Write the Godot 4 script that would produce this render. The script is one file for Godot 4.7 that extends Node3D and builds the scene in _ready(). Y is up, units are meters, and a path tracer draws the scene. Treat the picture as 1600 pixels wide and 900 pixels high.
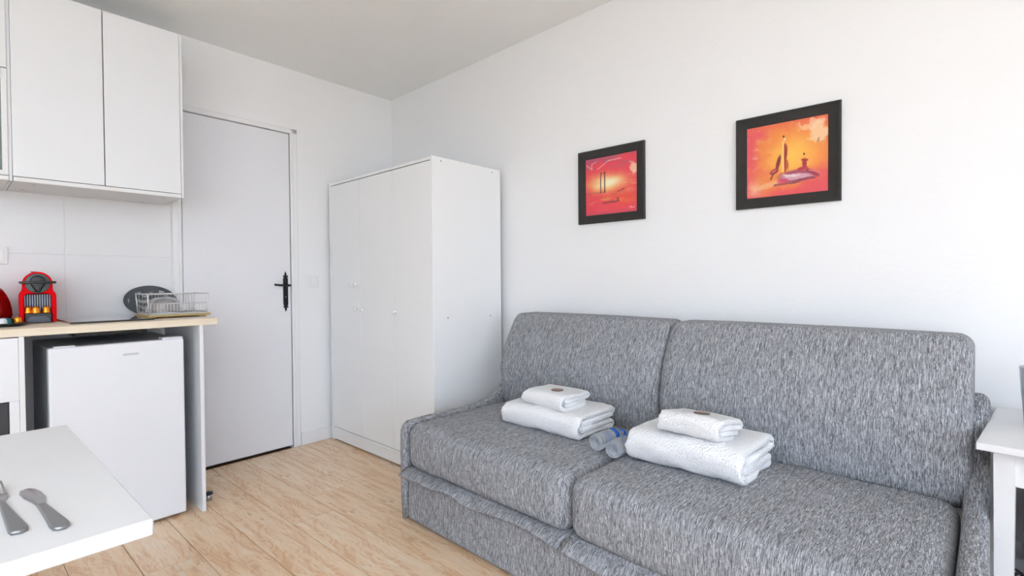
extends Node3D
# A small furnished studio flat. x: 0 is the picture wall, negative into the room; z: 0 is the door wall; y up; metres.

const ROOM_L := -5.6
const LAMP := 5.0
const ROOM_Z := 7.0
var rng := RandomNumberGenerator.new()
var names := {}
var M := {}
var wob := FastNoiseLite.new()

func _ready() -> void:
	rng.seed = 20240611
	wob.seed = 5
	wob.frequency = 1.0
	# ---------------------------------------------------------------- camera
	var cam := Camera3D.new()
	cam.name = "camera"
	cam.fov = 59.823
	cam.near = 0.05
	cam.far = 60.0
	var b := Basis(Vector3(0.65749731, -0.0079642, 0.7534148), Vector3(0.01653127, 0.99985591, -0.00385739), Vector3(-0.75327552, 0.01499112, 0.65753423))
	cam.transform = Transform3D(b.orthonormalized(), Vector3(-2.3023, 1.08, 3.22399))
	add_child(cam)
	cam.current = true
	# ---------------------------------------------------------------- sky, light, exposure
	var we := WorldEnvironment.new()
	we.name = "world_environment"
	var env := Environment.new()
	var skm := ProceduralSkyMaterial.new()
	skm.sky_top_color = Color(0.765, 0.85, 0.98)
	skm.sky_horizon_color = Color(0.892, 0.940, 1.0)
	skm.ground_horizon_color = Color(0.87, 0.88, 0.88)
	skm.ground_bottom_color = Color(0.80, 0.80, 0.79)
	skm.sky_energy_multiplier = 1.45
	skm.ground_energy_multiplier = 1.45
	var sky := Sky.new()
	sky.sky_material = skm
	env.background_mode = Environment.BG_SKY
	env.sky = sky
	env.background_energy_multiplier = 1.45
	env.tonemap_mode = Environment.TONE_MAPPER_LINEAR
	env.tonemap_exposure = 1.92
	env.sdfgi_enabled = true
	env.ssao_enabled = true
	env.ssil_enabled = true
	we.environment = env
	add_child(we)
	make_materials()
	# ---------------------------------------------------------------- structure, then objects
	build_room()
	build_lamp()
	build_kitchen_units()
	build_wardrobe()
	build_sofa()
	build_dining_table()
	build_side_table()
	build_pictures()
	build_towels()
	build_bottles()
	build_counter_things()
	build_small_things()

# ==================================================================== naming helpers
func numbered(called: String) -> String:
	var n: int = names.get(called, 0)
	names[called] = n + 1
	return called if n == 0 else "%s_%03d" % [called, n]

func tag(o: Node, label: String, category: String, group := "") -> Node:
	o.set_meta("label", label)
	o.set_meta("category", category)
	if group != "":
		o.set_meta("group", group)
	return o

func thing(called: String, label: String, category: String, at := Vector3.ZERO, turn := 0.0, group := "") -> Node3D:
	var o := Node3D.new()
	o.name = numbered(called)
	add_child(o, true)
	o.position = at
	o.rotation.y = turn
	tag(o, label, category, group)
	return o

func part(called: String, st: SurfaceTool, m: Material, parent: Node, label := "") -> MeshInstance3D:
	var o := MeshInstance3D.new()
	o.name = called
	st.generate_normals()
	o.mesh = st.commit()
	o.material_override = m
	parent.add_child(o, true)
	if label != "":
		o.set_meta("label", label)
	return o

func struct(called: String, st: SurfaceTool, m: Material) -> MeshInstance3D:
	var o := part(called, st, m, self)
	o.set_meta("kind", "structure")
	return o

func single(called: String, st: SurfaceTool, m: Material, label: String, category: String, at := Vector3.ZERO, group := "") -> MeshInstance3D:
	var o := part(numbered(called), st, m, self)
	o.position = at
	tag(o, label, category, group)
	return o

# ==================================================================== shape helpers
func flat() -> SurfaceTool:
	var st := SurfaceTool.new()
	st.begin(Mesh.PRIMITIVE_TRIANGLES)
	st.set_smooth_group(-1)
	return st

func soft() -> SurfaceTool:
	var st := SurfaceTool.new()
	st.begin(Mesh.PRIMITIVE_TRIANGLES)
	st.set_smooth_group(0)
	return st

func tri(st: SurfaceTool, a: Vector3, b: Vector3, c: Vector3, hint: Vector3, ua := Vector2.INF, ub := Vector2.INF, uc := Vector2.INF) -> void:
	var n := (b - a).cross(c - a)
	if n.length_squared() < 1e-18:
		return
	if ua == Vector2.INF:
		ua = Vector2(a.x, a.z)
		ub = Vector2(b.x, b.z)
		uc = Vector2(c.x, c.z)
	if n.dot(hint) > 0.0:   # front faces run clockwise
		var t := b
		b = c
		c = t
		var tu := ub
		ub = uc
		uc = tu
	st.set_uv(ua)
	st.add_vertex(a)
	st.set_uv(ub)
	st.add_vertex(b)
	st.set_uv(uc)
	st.add_vertex(c)

func quad(st: SurfaceTool, a: Vector3, b: Vector3, c: Vector3, d: Vector3, hint: Vector3) -> void:
	tri(st, a, b, c, hint)
	tri(st, a, c, d, hint)

func corner(c: Vector3, h: Vector3, s: Vector3, k: int, ch: float) -> Vector3:
	var p := Vector3(s.x * h.x, s.y * h.y, s.z * h.z)
	for i in 3:
		if i != k:
			p[i] -= s[i] * ch
	return c + p

func box(st: SurfaceTool, lo: Vector3, hi: Vector3, ch := 0.0015) -> void:
	cbox(st, (lo + hi) * 0.5, (hi - lo).abs(), ch)

func cbox(st: SurfaceTool, c: Vector3, size: Vector3, ch := 0.0015) -> void:
	var h := size * 0.5
	ch = minf(ch, minf(h.x, minf(h.y, h.z)) * 0.49)
	for k in 3:
		var i := (k + 1) % 3
		var j := (k + 2) % 3
		for sg in [-1.0, 1.0]:
			var pts: Array[Vector3] = []
			for w in [[-1.0, -1.0], [1.0, -1.0], [1.0, 1.0], [-1.0, 1.0]]:
				var s := Vector3.ZERO
				s[k] = sg
				s[i] = w[0]
				s[j] = w[1]
				pts.append(corner(c, h, s, k, ch))
			var n := Vector3.ZERO
			n[k] = sg
			quad(st, pts[0], pts[1], pts[2], pts[3], n)
		for si in [-1.0, 1.0]:
			for sj in [-1.0, 1.0]:
				var s0 := Vector3.ZERO
				s0[k] = -1.0
				s0[i] = si
				s0[j] = sj
				var s1 := s0
				s1[k] = 1.0
				var n2 := s0
				n2[k] = 0.0
				quad(st, corner(c, h, s0, i, ch), corner(c, h, s1, i, ch), corner(c, h, s1, j, ch), corner(c, h, s0, j, ch), n2)
	for sx in [-1.0, 1.0]:
		for sy in [-1.0, 1.0]:
			for sz in [-1.0, 1.0]:
				var s2 := Vector3(sx, sy, sz)
				tri(st, corner(c, h, s2, 0, ch), corner(c, h, s2, 1, ch), corner(c, h, s2, 2, ch), s2)

# a soft box: flat faces with rounded edges of radius r, then moved point by point
func axis_stops(h: float, r: float, m: int, n: int) -> PackedFloat32Array:
	var out := PackedFloat32Array()
	for i in m:
		out.append(-(h - r) - r * tan(PI / 4.0 * (1.0 - float(i) / m)))
	for i in n + 1:
		out.append(lerpf(-(h - r), h - r, float(i) / n))
	for i in m:
		out.append((h - r) + r * tan(PI / 4.0 * float(i + 1) / m))
	return out

func rbox(st: SurfaceTool, half: Vector3, r: float, m: int, n: Vector3i, deform: Callable, uvf: Callable) -> void:
	for k in 3:
		var i := (k + 1) % 3
		var j := (k + 2) % 3
		var ai := axis_stops(half[i], r, m, n[i])
		var aj := axis_stops(half[j], r, m, n[j])
		for sg in [-1.0, 1.0]:
			var P := []
			var N := []
			var U := []
			for a in ai.size():
				for bb in aj.size():
					var q := Vector3.ZERO
					q[k] = sg * half[k]
					q[i] = ai[a]
					q[j] = aj[bb]
					var inner := Vector3(clampf(q.x, -(half.x - r), half.x - r), clampf(q.y, -(half.y - r), half.y - r), clampf(q.z, -(half.z - r), half.z - r))
					var d := (q - inner).normalized()
					var p := inner + d * r
					U.append(uvf.call(p, k, sg))
					P.append(deform.call(p))
					N.append(d)
			var w := aj.size()
			for a in ai.size() - 1:
				for bb in w - 1:
					var v := a * w + bb
					tri(st, P[v], P[v + w], P[v + w + 1], N[v], U[v], U[v + w], U[v + w + 1])
					tri(st, P[v], P[v + w + 1], P[v + 1], N[v + w + 1], U[v], U[v + w + 1], U[v + 1])

func same(p: Vector3) -> Vector3:
	return p

func uv_xz(p: Vector3, _k: int, _s: float) -> Vector2:
	return Vector2(p.x, p.z)

func tube(st: SurfaceTool, pts: PackedVector3Array, r: float, seg := 8, closed := false) -> void:
	var n := pts.size()
	var rings := []
	var up := Vector3.UP
	for i in n:
		var a := pts[(i - 1 + n) % n] if (closed or i > 0) else pts[i]
		var c := pts[(i + 1) % n] if (closed or i < n - 1) else pts[i]
		var t := (c - a).normalized()
		if i == 0:
			up = Vector3.UP if absf(t.y) < 0.9 else Vector3.RIGHT
		var sd := t.cross(up).normalized()
		up = sd.cross(t).normalized()
		var ring := PackedVector3Array()
		for k in seg:
			var an := TAU * k / seg
			ring.append(pts[i] + (sd * cos(an) + up * sin(an)) * r)
		rings.append(ring)
	for i in (n if closed else n - 1):
		var ra: PackedVector3Array = rings[i]
		var rb: PackedVector3Array = rings[(i + 1) % n]
		for k in seg:
			var k2 := (k + 1) % seg
			quad(st, ra[k], rb[k], rb[k2], ra[k2], ra[k] - pts[i] + ra[k2] - pts[i])
	if not closed:
		for e in [0, n - 1]:
			var ring2: PackedVector3Array = rings[e]
			var out := pts[0] - pts[1] if e == 0 else pts[n - 1] - pts[n - 2]
			for k in range(1, seg - 1):
				tri(st, ring2[0], ring2[k], ring2[k + 1], out)

func rod(st: SurfaceTool, a: Vector3, b: Vector3, r: float, seg := 8) -> void:
	tube(st, PackedVector3Array([a, b]), r, seg)

# turned shape: profile of (radius, height) round the y axis of xf
func lathe(st: SurfaceTool, prof: PackedVector2Array, xf: Transform3D, seg := 28) -> void:
	for i in prof.size() - 1:
		var p := prof[i]
		var q := prof[i + 1]
		var nn := Vector2(q.y - p.y, p.x - q.x)
		for k in seg:
			var a0 := TAU * k / seg
			var a1 := TAU * (k + 1) / seg
			var d0 := Vector3(cos(a0), 0, sin(a0))
			var d1 := Vector3(cos(a1), 0, sin(a1))
			var h := (d0 + d1) * 0.5 * nn.x + Vector3.UP * nn.y
			quad(st, xf * (d0 * p.x + Vector3.UP * p.y), xf * (d1 * p.x + Vector3.UP * p.y), xf * (d1 * q.x + Vector3.UP * q.y), xf * (d0 * q.x + Vector3.UP * q.y), xf.basis * h)

# a slab of the given outline in the xy plane, from z0 to z1, its edges rounded by r
func slab(st: SurfaceTool, outline: PackedVector2Array, z0: float, z1: float, r: float, xf := Transform3D.IDENTITY, m := 3) -> void:
	var o := outline.duplicate()
	if Geometry2D.is_polygon_clockwise(o):
		o.reverse()
	var n := o.size()
	var nor := PackedVector2Array()
	for i in n:
		var e0 := (o[i] - o[(i - 1 + n) % n]).normalized()
		var e1 := (o[(i + 1) % n] - o[i]).normalized()
		var n0 := Vector2(e0.y, -e0.x)
		var n1 := Vector2(e1.y, -e1.x)
		var mm := n0 + n1
		nor.append(mm.normalized() / maxf(0.5, mm.normalized().dot(n0)) if mm.length() > 0.01 else n0)
	var rings := []
	var steps := []
	for i in m + 1:
		steps.append(Vector2(sin(PI / 2 * i / m), 1.0 - cos(PI / 2 * i / m)))
	for i in m + 1:
		rings.append([z1 - r * (1.0 - steps[m - i].y) if false else z1 - r * steps[i].y, -r * (1.0 - steps[i].x)])
	for i in m + 1:
		rings.append([z0 + r * steps[m - i].y, -r * (1.0 - steps[m - i].x)])
	var P := []
	for rg in rings:
		var ring := PackedVector3Array()
		for i in n:
			var q: Vector2 = o[i] + nor[i] * rg[1]
			ring.append(Vector3(q.x, q.y, rg[0]))
		P.append(ring)
	var run := PackedFloat32Array([0.0])
	for i in n:
		run.append(run[i] + o[i].distance_to(o[(i + 1) % n]))
	for a in P.size() - 1:
		var ra: PackedVector3Array = P[a]
		var rb: PackedVector3Array = P[a + 1]
		var va := (z1 - z0) * a / (P.size() - 1.0)
		var vb := (z1 - z0) * (a + 1) / (P.size() - 1.0)
		for i in n:
			var i2 := (i + 1) % n
			var h := Vector3(nor[i].x + nor[i2].x, nor[i].y + nor[i2].y, (1.0 if a < m else (0.0 if a == m else -1.0)) * 0.8)
			var u0 := Vector2(va, run[i])
			var u1 := Vector2(va, run[i + 1])
			var u2 := Vector2(vb, run[i + 1])
			var u3 := Vector2(vb, run[i])
			tri(st, xf * ra[i], xf * ra[i2], xf * rb[i2], xf.basis * h, u0, u1, u2)
			tri(st, xf * ra[i], xf * rb[i2], xf * rb[i], xf.basis * h, u0, u2, u3)
	var inset := PackedVector2Array()
	for v in P[0]:
		inset.append(Vector2(v.x, v.y))
	var t := Geometry2D.triangulate_polygon(inset)
	for e in [[0, z1, 1.0], [P.size() - 1, z0, -1.0]]:
		var ring3: PackedVector3Array = P[e[0]]
		for i in range(0, t.size(), 3):
			tri(st, xf * ring3[t[i]], xf * ring3[t[i + 1]], xf * ring3[t[i + 2]], xf.basis * Vector3(0, 0, e[2]), inset[t[i]], inset[t[i + 1]], inset[t[i + 2]])

func ellipse(rx: float, ry: float, n := 32, c := Vector2.ZERO) -> PackedVector2Array:
	var o := PackedVector2Array()
	for i in n:
		o.append(c + Vector2(cos(TAU * i / n) * rx, sin(TAU * i / n) * ry))
	return o

func round_rect(w: float, h: float, r: float, m := 4) -> PackedVector2Array:
	var o := PackedVector2Array()
	for q in [[1, 1, 0.0], [-1, 1, 90.0], [-1, -1, 180.0], [1, -1, 270.0]]:
		for i in m + 1:
			var a := deg_to_rad(q[2] + 90.0 * i / m)
			o.append(Vector2(q[0] * (w / 2 - r) + cos(a) * r, q[1] * (h / 2 - r) + sin(a) * r))
	return o

# ==================================================================== materials
func mat(key: String, c: Color, rough := 0.6, metal := 0.0) -> StandardMaterial3D:
	var m := StandardMaterial3D.new()
	m.resource_name = key
	m.albedo_color = c
	m.roughness = rough
	m.metallic = metal
	M[key] = m
	return m

func noise_tex(freq: float, size: int, octaves: int, lo: Color, hi: Color, normal := false, sd := 1, bump := 4.0) -> NoiseTexture2D:
	var fn := FastNoiseLite.new()
	fn.seed = sd
	fn.frequency = freq
	fn.fractal_octaves = octaves
	var t := NoiseTexture2D.new()
	t.width = size
	t.height = size
	t.seamless = true
	t.noise = fn
	if normal:
		t.as_normal_map = true
		t.bump_strength = bump
	else:
		var g := Gradient.new()
		g.set_color(0, lo)
		g.set_color(1, hi)
		t.color_ramp = g
	return t

func make_materials() -> void:
	var wall_n := noise_tex(0.05, 256, 4, Color.BLACK, Color.WHITE, true, 3, 2.0)
	for w in [["wall", Color(0.955, 0.955, 0.958)], ["ceiling", Color(0.982, 0.982, 0.976)]]:
		var m := mat(w[0], w[1], 0.85)
		m.normal_enabled = true
		m.normal_texture = wall_n
		m.normal_scale = 0.15
		m.uv1_triplanar = true
		m.uv1_world_triplanar = true
		m.uv1_scale = Vector3.ONE * 2.5
	mat("tile", Color(0.925, 0.925, 0.93), 0.22)
	mat("grout", Color(0.90, 0.90, 0.90), 0.9)
	mat("trim", Color(0.945, 0.945, 0.95), 0.4)
	var dm := mat("door", Color(0.930, 0.930, 0.945), 0.5)
	dm.normal_enabled = true
	dm.normal_texture = noise_tex(0.03, 256, 3, Color.BLACK, Color.WHITE, true, 9, 3.0)
	dm.normal_scale = 0.12
	dm.uv1_triplanar = true
	dm.uv1_scale = Vector3(9, 1.2, 9)
	mat("cabinet", Color(0.930, 0.935, 0.945), 0.35)
	mat("cabinet_edge", Color(0.93, 0.93, 0.93), 0.45)
	mat("wardrobe", Color(0.955, 0.957, 0.957), 0.42)
	mat("wardrobe_side", Color(0.955, 0.957, 0.957), 0.42)
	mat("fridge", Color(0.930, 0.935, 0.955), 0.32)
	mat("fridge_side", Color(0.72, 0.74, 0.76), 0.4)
	mat("badge_grey", Color(0.80, 0.81, 0.83), 0.4)
	mat("table_white", Color(0.895, 0.893, 0.898), 0.4)
	mat("white_plastic", Color(0.93, 0.93, 0.93), 0.35)
	mat("knob_white", Color(0.96, 0.96, 0.96), 0.18)
	mat("dot_grey", Color(0.62, 0.62, 0.62), 0.6)
	mat("dark_gap", Color(0.10, 0.10, 0.10), 0.9)
	mat("iron", Color(0.09, 0.10, 0.10), 0.45, 0.4)
	mat("black_plastic", Color(0.07, 0.075, 0.08), 0.35)
	mat("cable", Color(0.04, 0.04, 0.045), 0.5)
	mat("slate", Color(0.30, 0.33, 0.38), 0.4)
	mat("chrome", Color(0.88, 0.88, 0.88), 0.3, 0.6)
	mat("steel", Color(0.72, 0.73, 0.75), 0.22, 1.0)
	mat("steel_brushed", Color(0.62, 0.63, 0.65), 0.34, 1.0)
	mat("slat_grey", Color(0.72, 0.75, 0.80), 0.35, 0.6)
	mat("gold", Color(0.95, 0.62, 0.20), 0.25, 0.9)
	mat("teal", Color(0.02, 0.42, 0.45), 0.3, 0.5)
	mat("purple", Color(0.22, 0.10, 0.24), 0.3, 0.5)
	mat("pod_white", Color(0.92, 0.93, 0.94), 0.35)
	mat("red_gloss", Color(0.90, 0.0, 0.06), 0.35).metallic_specular = 0.15
	mat("kettle_red", Color(0.62, 0.14, 0.14), 0.22, 0.8)
	mat("recess_grey", Color(0.25, 0.31, 0.31), 0.35)
	mat("hob_glass", Color(0.03, 0.03, 0.032), 0.02).metallic_specular = 1.0
	M.hob_glass.clearcoat_enabled = true
	M.hob_glass.clearcoat_roughness = 0.0
	mat("trivet_grey", Color(0.27, 0.29, 0.31), 0.5)
	mat("bamboo", Color(0.70, 0.60, 0.40), 0.5)
	mat("drip", Color(0.90, 0.90, 0.88), 0.3)
	mat("panel_grey", Color(0.20, 0.21, 0.23), 0.3)
	mat("soap_paper", Color(0.64, 0.48, 0.41), 0.5)
	mat("soap_band", Color(0.42, 0.38, 0.35), 0.5)
	mat("bottle_blue", Color(0.16, 0.42, 0.80), 0.25)
	mat("vase_grey", Color(0.42, 0.45, 0.49), 0.18)
	mat("grey_plastic", Color(0.62, 0.62, 0.62), 0.4)
	mat("beige", Color(0.55, 0.48, 0.42), 0.6)
	var gl := mat("pane", Color(0.97, 0.99, 0.99, 0.06), 0.0)
	gl.transparency = BaseMaterial3D.TRANSPARENCY_ALPHA
	var cg := mat("cabinet_glass", Color(0.50, 0.58, 0.58, 0.45), 0.03)
	cg.transparency = BaseMaterial3D.TRANSPARENCY_ALPHA
	var wt := mat("water", Color(0.95, 0.975, 1.0, 0.2), 0.02)
	wt.refraction_enabled = true
	wt.refraction_scale = 0.033
	var vg := mat("vase_glass", Color(0.76, 0.79, 0.83, 0.55), 0.08)
	vg.transparency = BaseMaterial3D.TRANSPARENCY_ALPHA
	# terry cloth
	var tw := mat("terry", Color(0.955, 0.955, 0.96), 0.95)
	tw.normal_enabled = true
	tw.normal_texture = noise_tex(0.10, 256, 4, Color.BLACK, Color.WHITE, true, 21, 8.0)
	tw.normal_scale = 1.0
	tw.uv1_triplanar = true
	tw.uv1_scale = Vector3.ONE * 5.0
	tw.rim_enabled = true
	tw.rim = 0.3
	# dark carved picture frame
	var pf := mat("frame_dark", Color(0.20, 0.195, 0.19), 0.45)
	pf.normal_enabled = true
	pf.normal_texture = noise_tex(0.14, 256, 2, Color.BLACK, Color.WHITE, true, 33, 10.0)
	pf.normal_scale = 0.9
	pf.uv1_triplanar = true
	pf.uv1_scale = Vector3(8, 8, 8)
	# melange upholstery
	var fab := mat("fabric", Color.WHITE, 0.95)
	var im := fabric_image(1024)
	fab.albedo_texture = ImageTexture.create_from_image(im)
	var bump := im.duplicate()
	bump.bump_map_to_normal_map(3.0)
	fab.normal_enabled = true
	fab.normal_texture = ImageTexture.create_from_image(bump)
	fab.normal_scale = 0.6
	fab.uv1_scale = Vector3(1.0 / 0.62, 1.0 / 0.62, 1)
	# worktop: pale oak laminate along x
	var wk := mat("worktop", Color.WHITE, 0.45)
	var wi := wood_image(512, 512, [Color(0.930, 0.868, 0.770), Color(0.950, 0.905, 0.830), Color(0.89, 0.805, 0.690)], 71)
	wk.albedo_texture = ImageTexture.create_from_image(wi)
	wk.uv1_triplanar = true
	wk.uv1_scale = Vector3(1.2, 1.2, 1.2)
	# floor planks: three tones over one grain picture
	var fi := plank_image(1024, 1024)
	var ft := ImageTexture.create_from_image(fi)
	for i in 3:
		var pm := mat("plank%d" % i, [Color(1.0, 1.0, 1.0), Color(0.985, 0.978, 0.972), Color(0.99, 0.978, 0.96)][i], 0.33)
		pm.albedo_texture = ft

func fabric_image(n: int) -> Image:
	# melange yarn: short broken threads of many greys, then thin pale ones
	var im := Image.create(n, n, false, Image.FORMAT_RGB8)
	im.fill(Color8(132, 132, 135))
	var r := RandomNumberGenerator.new()
	r.seed = 77
	for i in 78000:
		var late := i > 62000
		var w := r.randi_range(1, 2) if late else r.randi_range(2, 3)
		var l := r.randi_range(10, 40) if late else r.randi_range(4, 22)
		var x := r.randi_range(0, n - 1)
		var y := r.randi_range(0, n - 1)
		var g := clampf(r.randfn(0.555, 0.088), 0.22, 0.88)
		if late:
			g = clampf(r.randfn(0.70, 0.07), 0.5, 0.92) if r.randf() < 0.62 else clampf(r.randfn(0.40, 0.06), 0.2, 0.6)
		var c := Color(g * 0.985, g * 0.993, g * 1.025)
		im.fill_rect(Rect2i(x, y, w, l), c)
		if y + l > n:
			im.fill_rect(Rect2i(x, 0, w, y + l - n), c)
		if x + w > n:
			im.fill_rect(Rect2i(0, y, x + w - n, l), c)
	return im

func wood_image(w: int, h: int, cols: Array, sd: int) -> Image:
	var im := Image.create(w, h, false, Image.FORMAT_RGB8)
	var a := FastNoiseLite.new()
	a.seed = sd
	a.frequency = 0.02
	a.fractal_octaves = 4
	for y in h:
		for x in w:
			var v := a.get_noise_2d(x * 0.12, y * 1.6) * 0.5 + 0.5
			var f := a.get_noise_2d(x * 0.5 + 900, y * 9.0) * 0.5 + 0.5
			var c: Color = cols[0].lerp(cols[1], smoothstep(0.3, 0.7, v))
			c = c.lerp(cols[2], smoothstep(0.55, 0.85, f) * 0.45)
			im.set_pixel(x, y, c)
	return im

# four boards one above another, grain along x
func plank_image(w: int, h: int) -> Image:
	var im := Image.create(w, h, false, Image.FORMAT_RGB8)
	var a := FastNoiseLite.new()
	a.seed = 12
	a.frequency = 0.01
	a.fractal_octaves = 4
	var bz := FastNoiseLite.new()
	bz.seed = 31
	bz.frequency = 0.008
	bz.fractal_octaves = 2
	var pale := Color(0.960, 0.850, 0.722)
	var mid := Color(0.922, 0.772, 0.612)
	var dark := Color(0.80, 0.590, 0.415)
	var lime := Color(0.965, 0.925, 0.875)
	var rows := h / 4
	for y in h:
		var k := y / rows
		var v := float(y % rows) / rows - 0.5
		for x in w:
			var warp := bz.get_noise_2d(x * 0.6, y * 0.9 + k * 700.0)
			# cathedral rings: distance from a wandering heart line
			var heart := bz.get_noise_2d(x * 0.25 + k * 311.0, 40.0) * 0.55
			var d := absf(v - heart) + x * 0.00018 + warp * 0.22
			var ring := sin(d * 46.0 + a.get_noise_2d(x * 0.7, y * 3.0) * 2.2) * 0.5 + 0.5
			var fine := a.get_noise_2d(x * 1.2 + 333.0, y * 14.0 + k * 90.0) * 0.5 + 0.5
			var big := a.get_noise_2d(x * 0.22 + 117.0, y * 1.5 + 77.0) * 0.5 + 0.5
			var c := pale.lerp(mid, smoothstep(0.38, 0.72, big) * 0.85)
			c = c.lerp(dark, pow(ring, 3.0) * 0.36 * smoothstep(0.38, 0.60, big))
			c = c.lerp(dark, smoothstep(0.55, 0.80, fine) * 0.32)
			var fleck := a.get_noise_2d(x * 0.7 + 50.0, y * 5.5 + 400.0)
			c = c.lerp(lime, smoothstep(0.22, 0.42, fleck) * 0.5)
			im.set_pixel(x, y, c)
	# a few knots
	var r := RandomNumberGenerator.new()
	r.seed = 8
	for i in 14:
		var cx := r.randi_range(40, w - 40)
		var cy := r.randi_range(30, h - 30)
		var rx := r.randf_range(8, 20)
		var ry := rx * r.randf_range(0.35, 0.6)
		for y in range(maxi(0, cy - 24), mini(h, cy + 24)):
			for x in range(maxi(0, cx - 40), mini(w, cx + 40)):
				var d := Vector2((x - cx) / rx, (y - cy) / ry).length()
				if d < 1.6:
					var c0 := im.get_pixel(x, y)
					im.set_pixel(x, y, c0.lerp(Color(0.56, 0.38, 0.26), (1.0 - smoothstep(0.2, 1.6, d)) * 0.32))
	return im

# ==================================================================== room
func build_room() -> void:
	# floor: a dark slab with one mesh per board, boards run along z
	var st := flat()
	box(st, Vector3(ROOM_L - 0.2, -0.25, -0.2), Vector3(0.2, -0.008, ROOM_Z + 0.2), 0.0)
	var fl := struct("floor", st, mat("subfloor", Color(0.42, 0.31, 0.22), 0.9))
	var seams: Array[float] = [0.0]
	var sx := -0.17
	for s in [-0.355, -0.54, -0.722, -0.9, -1.09, -1.279, -1.458, -1.634, -1.82, -2.003, -2.186, -2.369, -2.552, -2.735, -2.918, -3.101, -3.284, -3.467, -3.65, -3.833, -4.016, -4.2, -4.383, -4.566, -4.75, -4.933, -5.116, -5.3, -5.483, -5.6]:
		if seams.size() == 1:
			seams.append(sx)
		seams.append(s)
	var butts := {5: 0.82, 6: 1.03, 7: 0.69, 8: 0.32, 9: 0.985, 10: 0.55, 11: 0.12}
	for row in seams.size() - 1:
		var off: float = butts.get(row, fmod(row * 0.437 + 0.2, 1.19))
		var z := off - 1.19
		while z < ROOM_Z:
			var z0 := maxf(z, 0.0)
			var z1 := minf(z + 1.19, ROOM_Z)
			z += 1.19
			if z1 - z0 < 0.02:
				continue
			var x1 := seams[row]
			var x0 := seams[row + 1]
			var ps := flat()
			cbox(ps, Vector3(0, -0.004, 0), Vector3(x1 - x0 - 0.0020, 0.008, z1 - z0 - 0.0014), 0.0008)
			# own uvs: u along the board, one of four strips of the picture
			ps.generate_normals()
			var arr := ps.commit_to_arrays()
			var vv: PackedVector3Array = arr[Mesh.ARRAY_VERTEX]
			var uu := PackedVector2Array()
			var strip := rng.randi_range(0, 3)
			var slide := rng.randf()
			var flip := -1.0 if rng.randf() < 0.5 else 1.0
			for p in vv:
				uu.append(Vector2(slide + flip * p.z / 1.25, (strip + 0.5 + p.x / 0.2) / 4.0))
			arr[Mesh.ARRAY_TEX_UV] = uu
			var am := ArrayMesh.new()
			am.add_surface_from_arrays(Mesh.PRIMITIVE_TRIANGLES, arr)
			var o := MeshInstance3D.new()
			o.name = "plank"
			o.mesh = am
			o.material_override = M["plank%d" % rng.randi_range(0, 2)]
			fl.add_child(o, true)
			o.position = Vector3((x0 + x1) / 2, 0, (z0 + z1) / 2)
	# wall with the door: full backing, front layer round the door opening
	var dl := -1.405
	var dr := -0.790
	var dt := 2.044
	var wt := 2.75
	st = flat()
	box(st, Vector3(ROOM_L - 0.2, -0.2, -0.2), Vector3(0.2, wt, -0.075), 0.0)
	box(st, Vector3(ROOM_L - 0.2, -0.2, -0.08), Vector3(dl, wt, 0.0), 0.0)
	box(st, Vector3(dr, -0.2, -0.08), Vector3(0.2, wt, 0.0), 0.0)
	box(st, Vector3(dl, dt, -0.08), Vector3(dr, wt, 0.0), 0.0)
	var wd := struct("wall_door", st, M.wall)
	# backsplash tiles on that wall
	var xs := [-1.4575, -1.8985, -2.3395, -2.7805, -3.2215, -3.6625]
	var ys := [0.914, 1.2215, 1.5225]
	for i in xs.size() - 1:
		for j in 2:
			var t := flat()
			box(t, Vector3(xs[i + 1] + 0.0012, ys[j] + 0.0012, 0.0), Vector3(xs[i] - 0.0012, ys[j + 1] - 0.0012, 0.0075), 0.0012)
			part("tile", t, M.tile, wd)
	var gr := flat()
	box(gr, Vector3(xs[5], ys[0], 0.0), Vector3(xs[0] - 0.001, ys[2], 0.0062), 0.0)
	part("grout", gr, M.grout, wd)
	# picture wall
	st = flat()
	box(st, Vector3(0.0, -0.2, -0.2), Vector3(0.2, wt, ROOM_Z + 0.2), 0.0)
	struct("wall_right", st, M.wall)
	# left wall with a window far behind the camera
	var vy0 := 0.4
	var vy1 := 2.45
	var vz0 := 3.4
	var vz1 := 6.4
	st = flat()
	box(st, Vector3(ROOM_L - 0.2, -0.2, -0.2), Vector3(ROOM_L, wt, vz0), 0.0)
	box(st, Vector3(ROOM_L - 0.2, -0.2, vz1), Vector3(ROOM_L, wt, ROOM_Z + 0.2), 0.0)
	box(st, Vector3(ROOM_L - 0.2, -0.2, vz0), Vector3(ROOM_L, vy0, vz1), 0.0)
	box(st, Vector3(ROOM_L - 0.2, vy1, vz0), Vector3(ROOM_L, wt, vz1), 0.0)
	struct("wall_left", st, M.wall)
	build_window("window_2", Vector3(ROOM_L - 0.1, vy0, (vz0 + vz1) / 2), PI / 2, vz1 - vz0, vy1 - vy0)
	# window wall behind the camera
	var wx0 := -5.2
	var wx1 := -1.7
	var wy0 := 0.25
	var wy1 := 2.55
	st = flat()
	box(st, Vector3(ROOM_L - 0.2, -0.2, ROOM_Z), Vector3(wx0, wt, ROOM_Z + 0.2), 0.0)
	box(st, Vector3(wx1, -0.2, ROOM_Z), Vector3(0.2, wt, ROOM_Z + 0.2), 0.0)
	box(st, Vector3(wx0, -0.2, ROOM_Z), Vector3(wx1, wy0, ROOM_Z + 0.2), 0.0)
	box(st, Vector3(wx0, wy1, ROOM_Z), Vector3(wx1, wt, ROOM_Z + 0.2), 0.0)
	struct("wall_window", st, M.wall)
	build_window("window_1", Vector3((wx0 + wx1) / 2, wy0, ROOM_Z + 0.1), 0.0, wx1 - wx0, wy1 - wy0)
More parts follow.
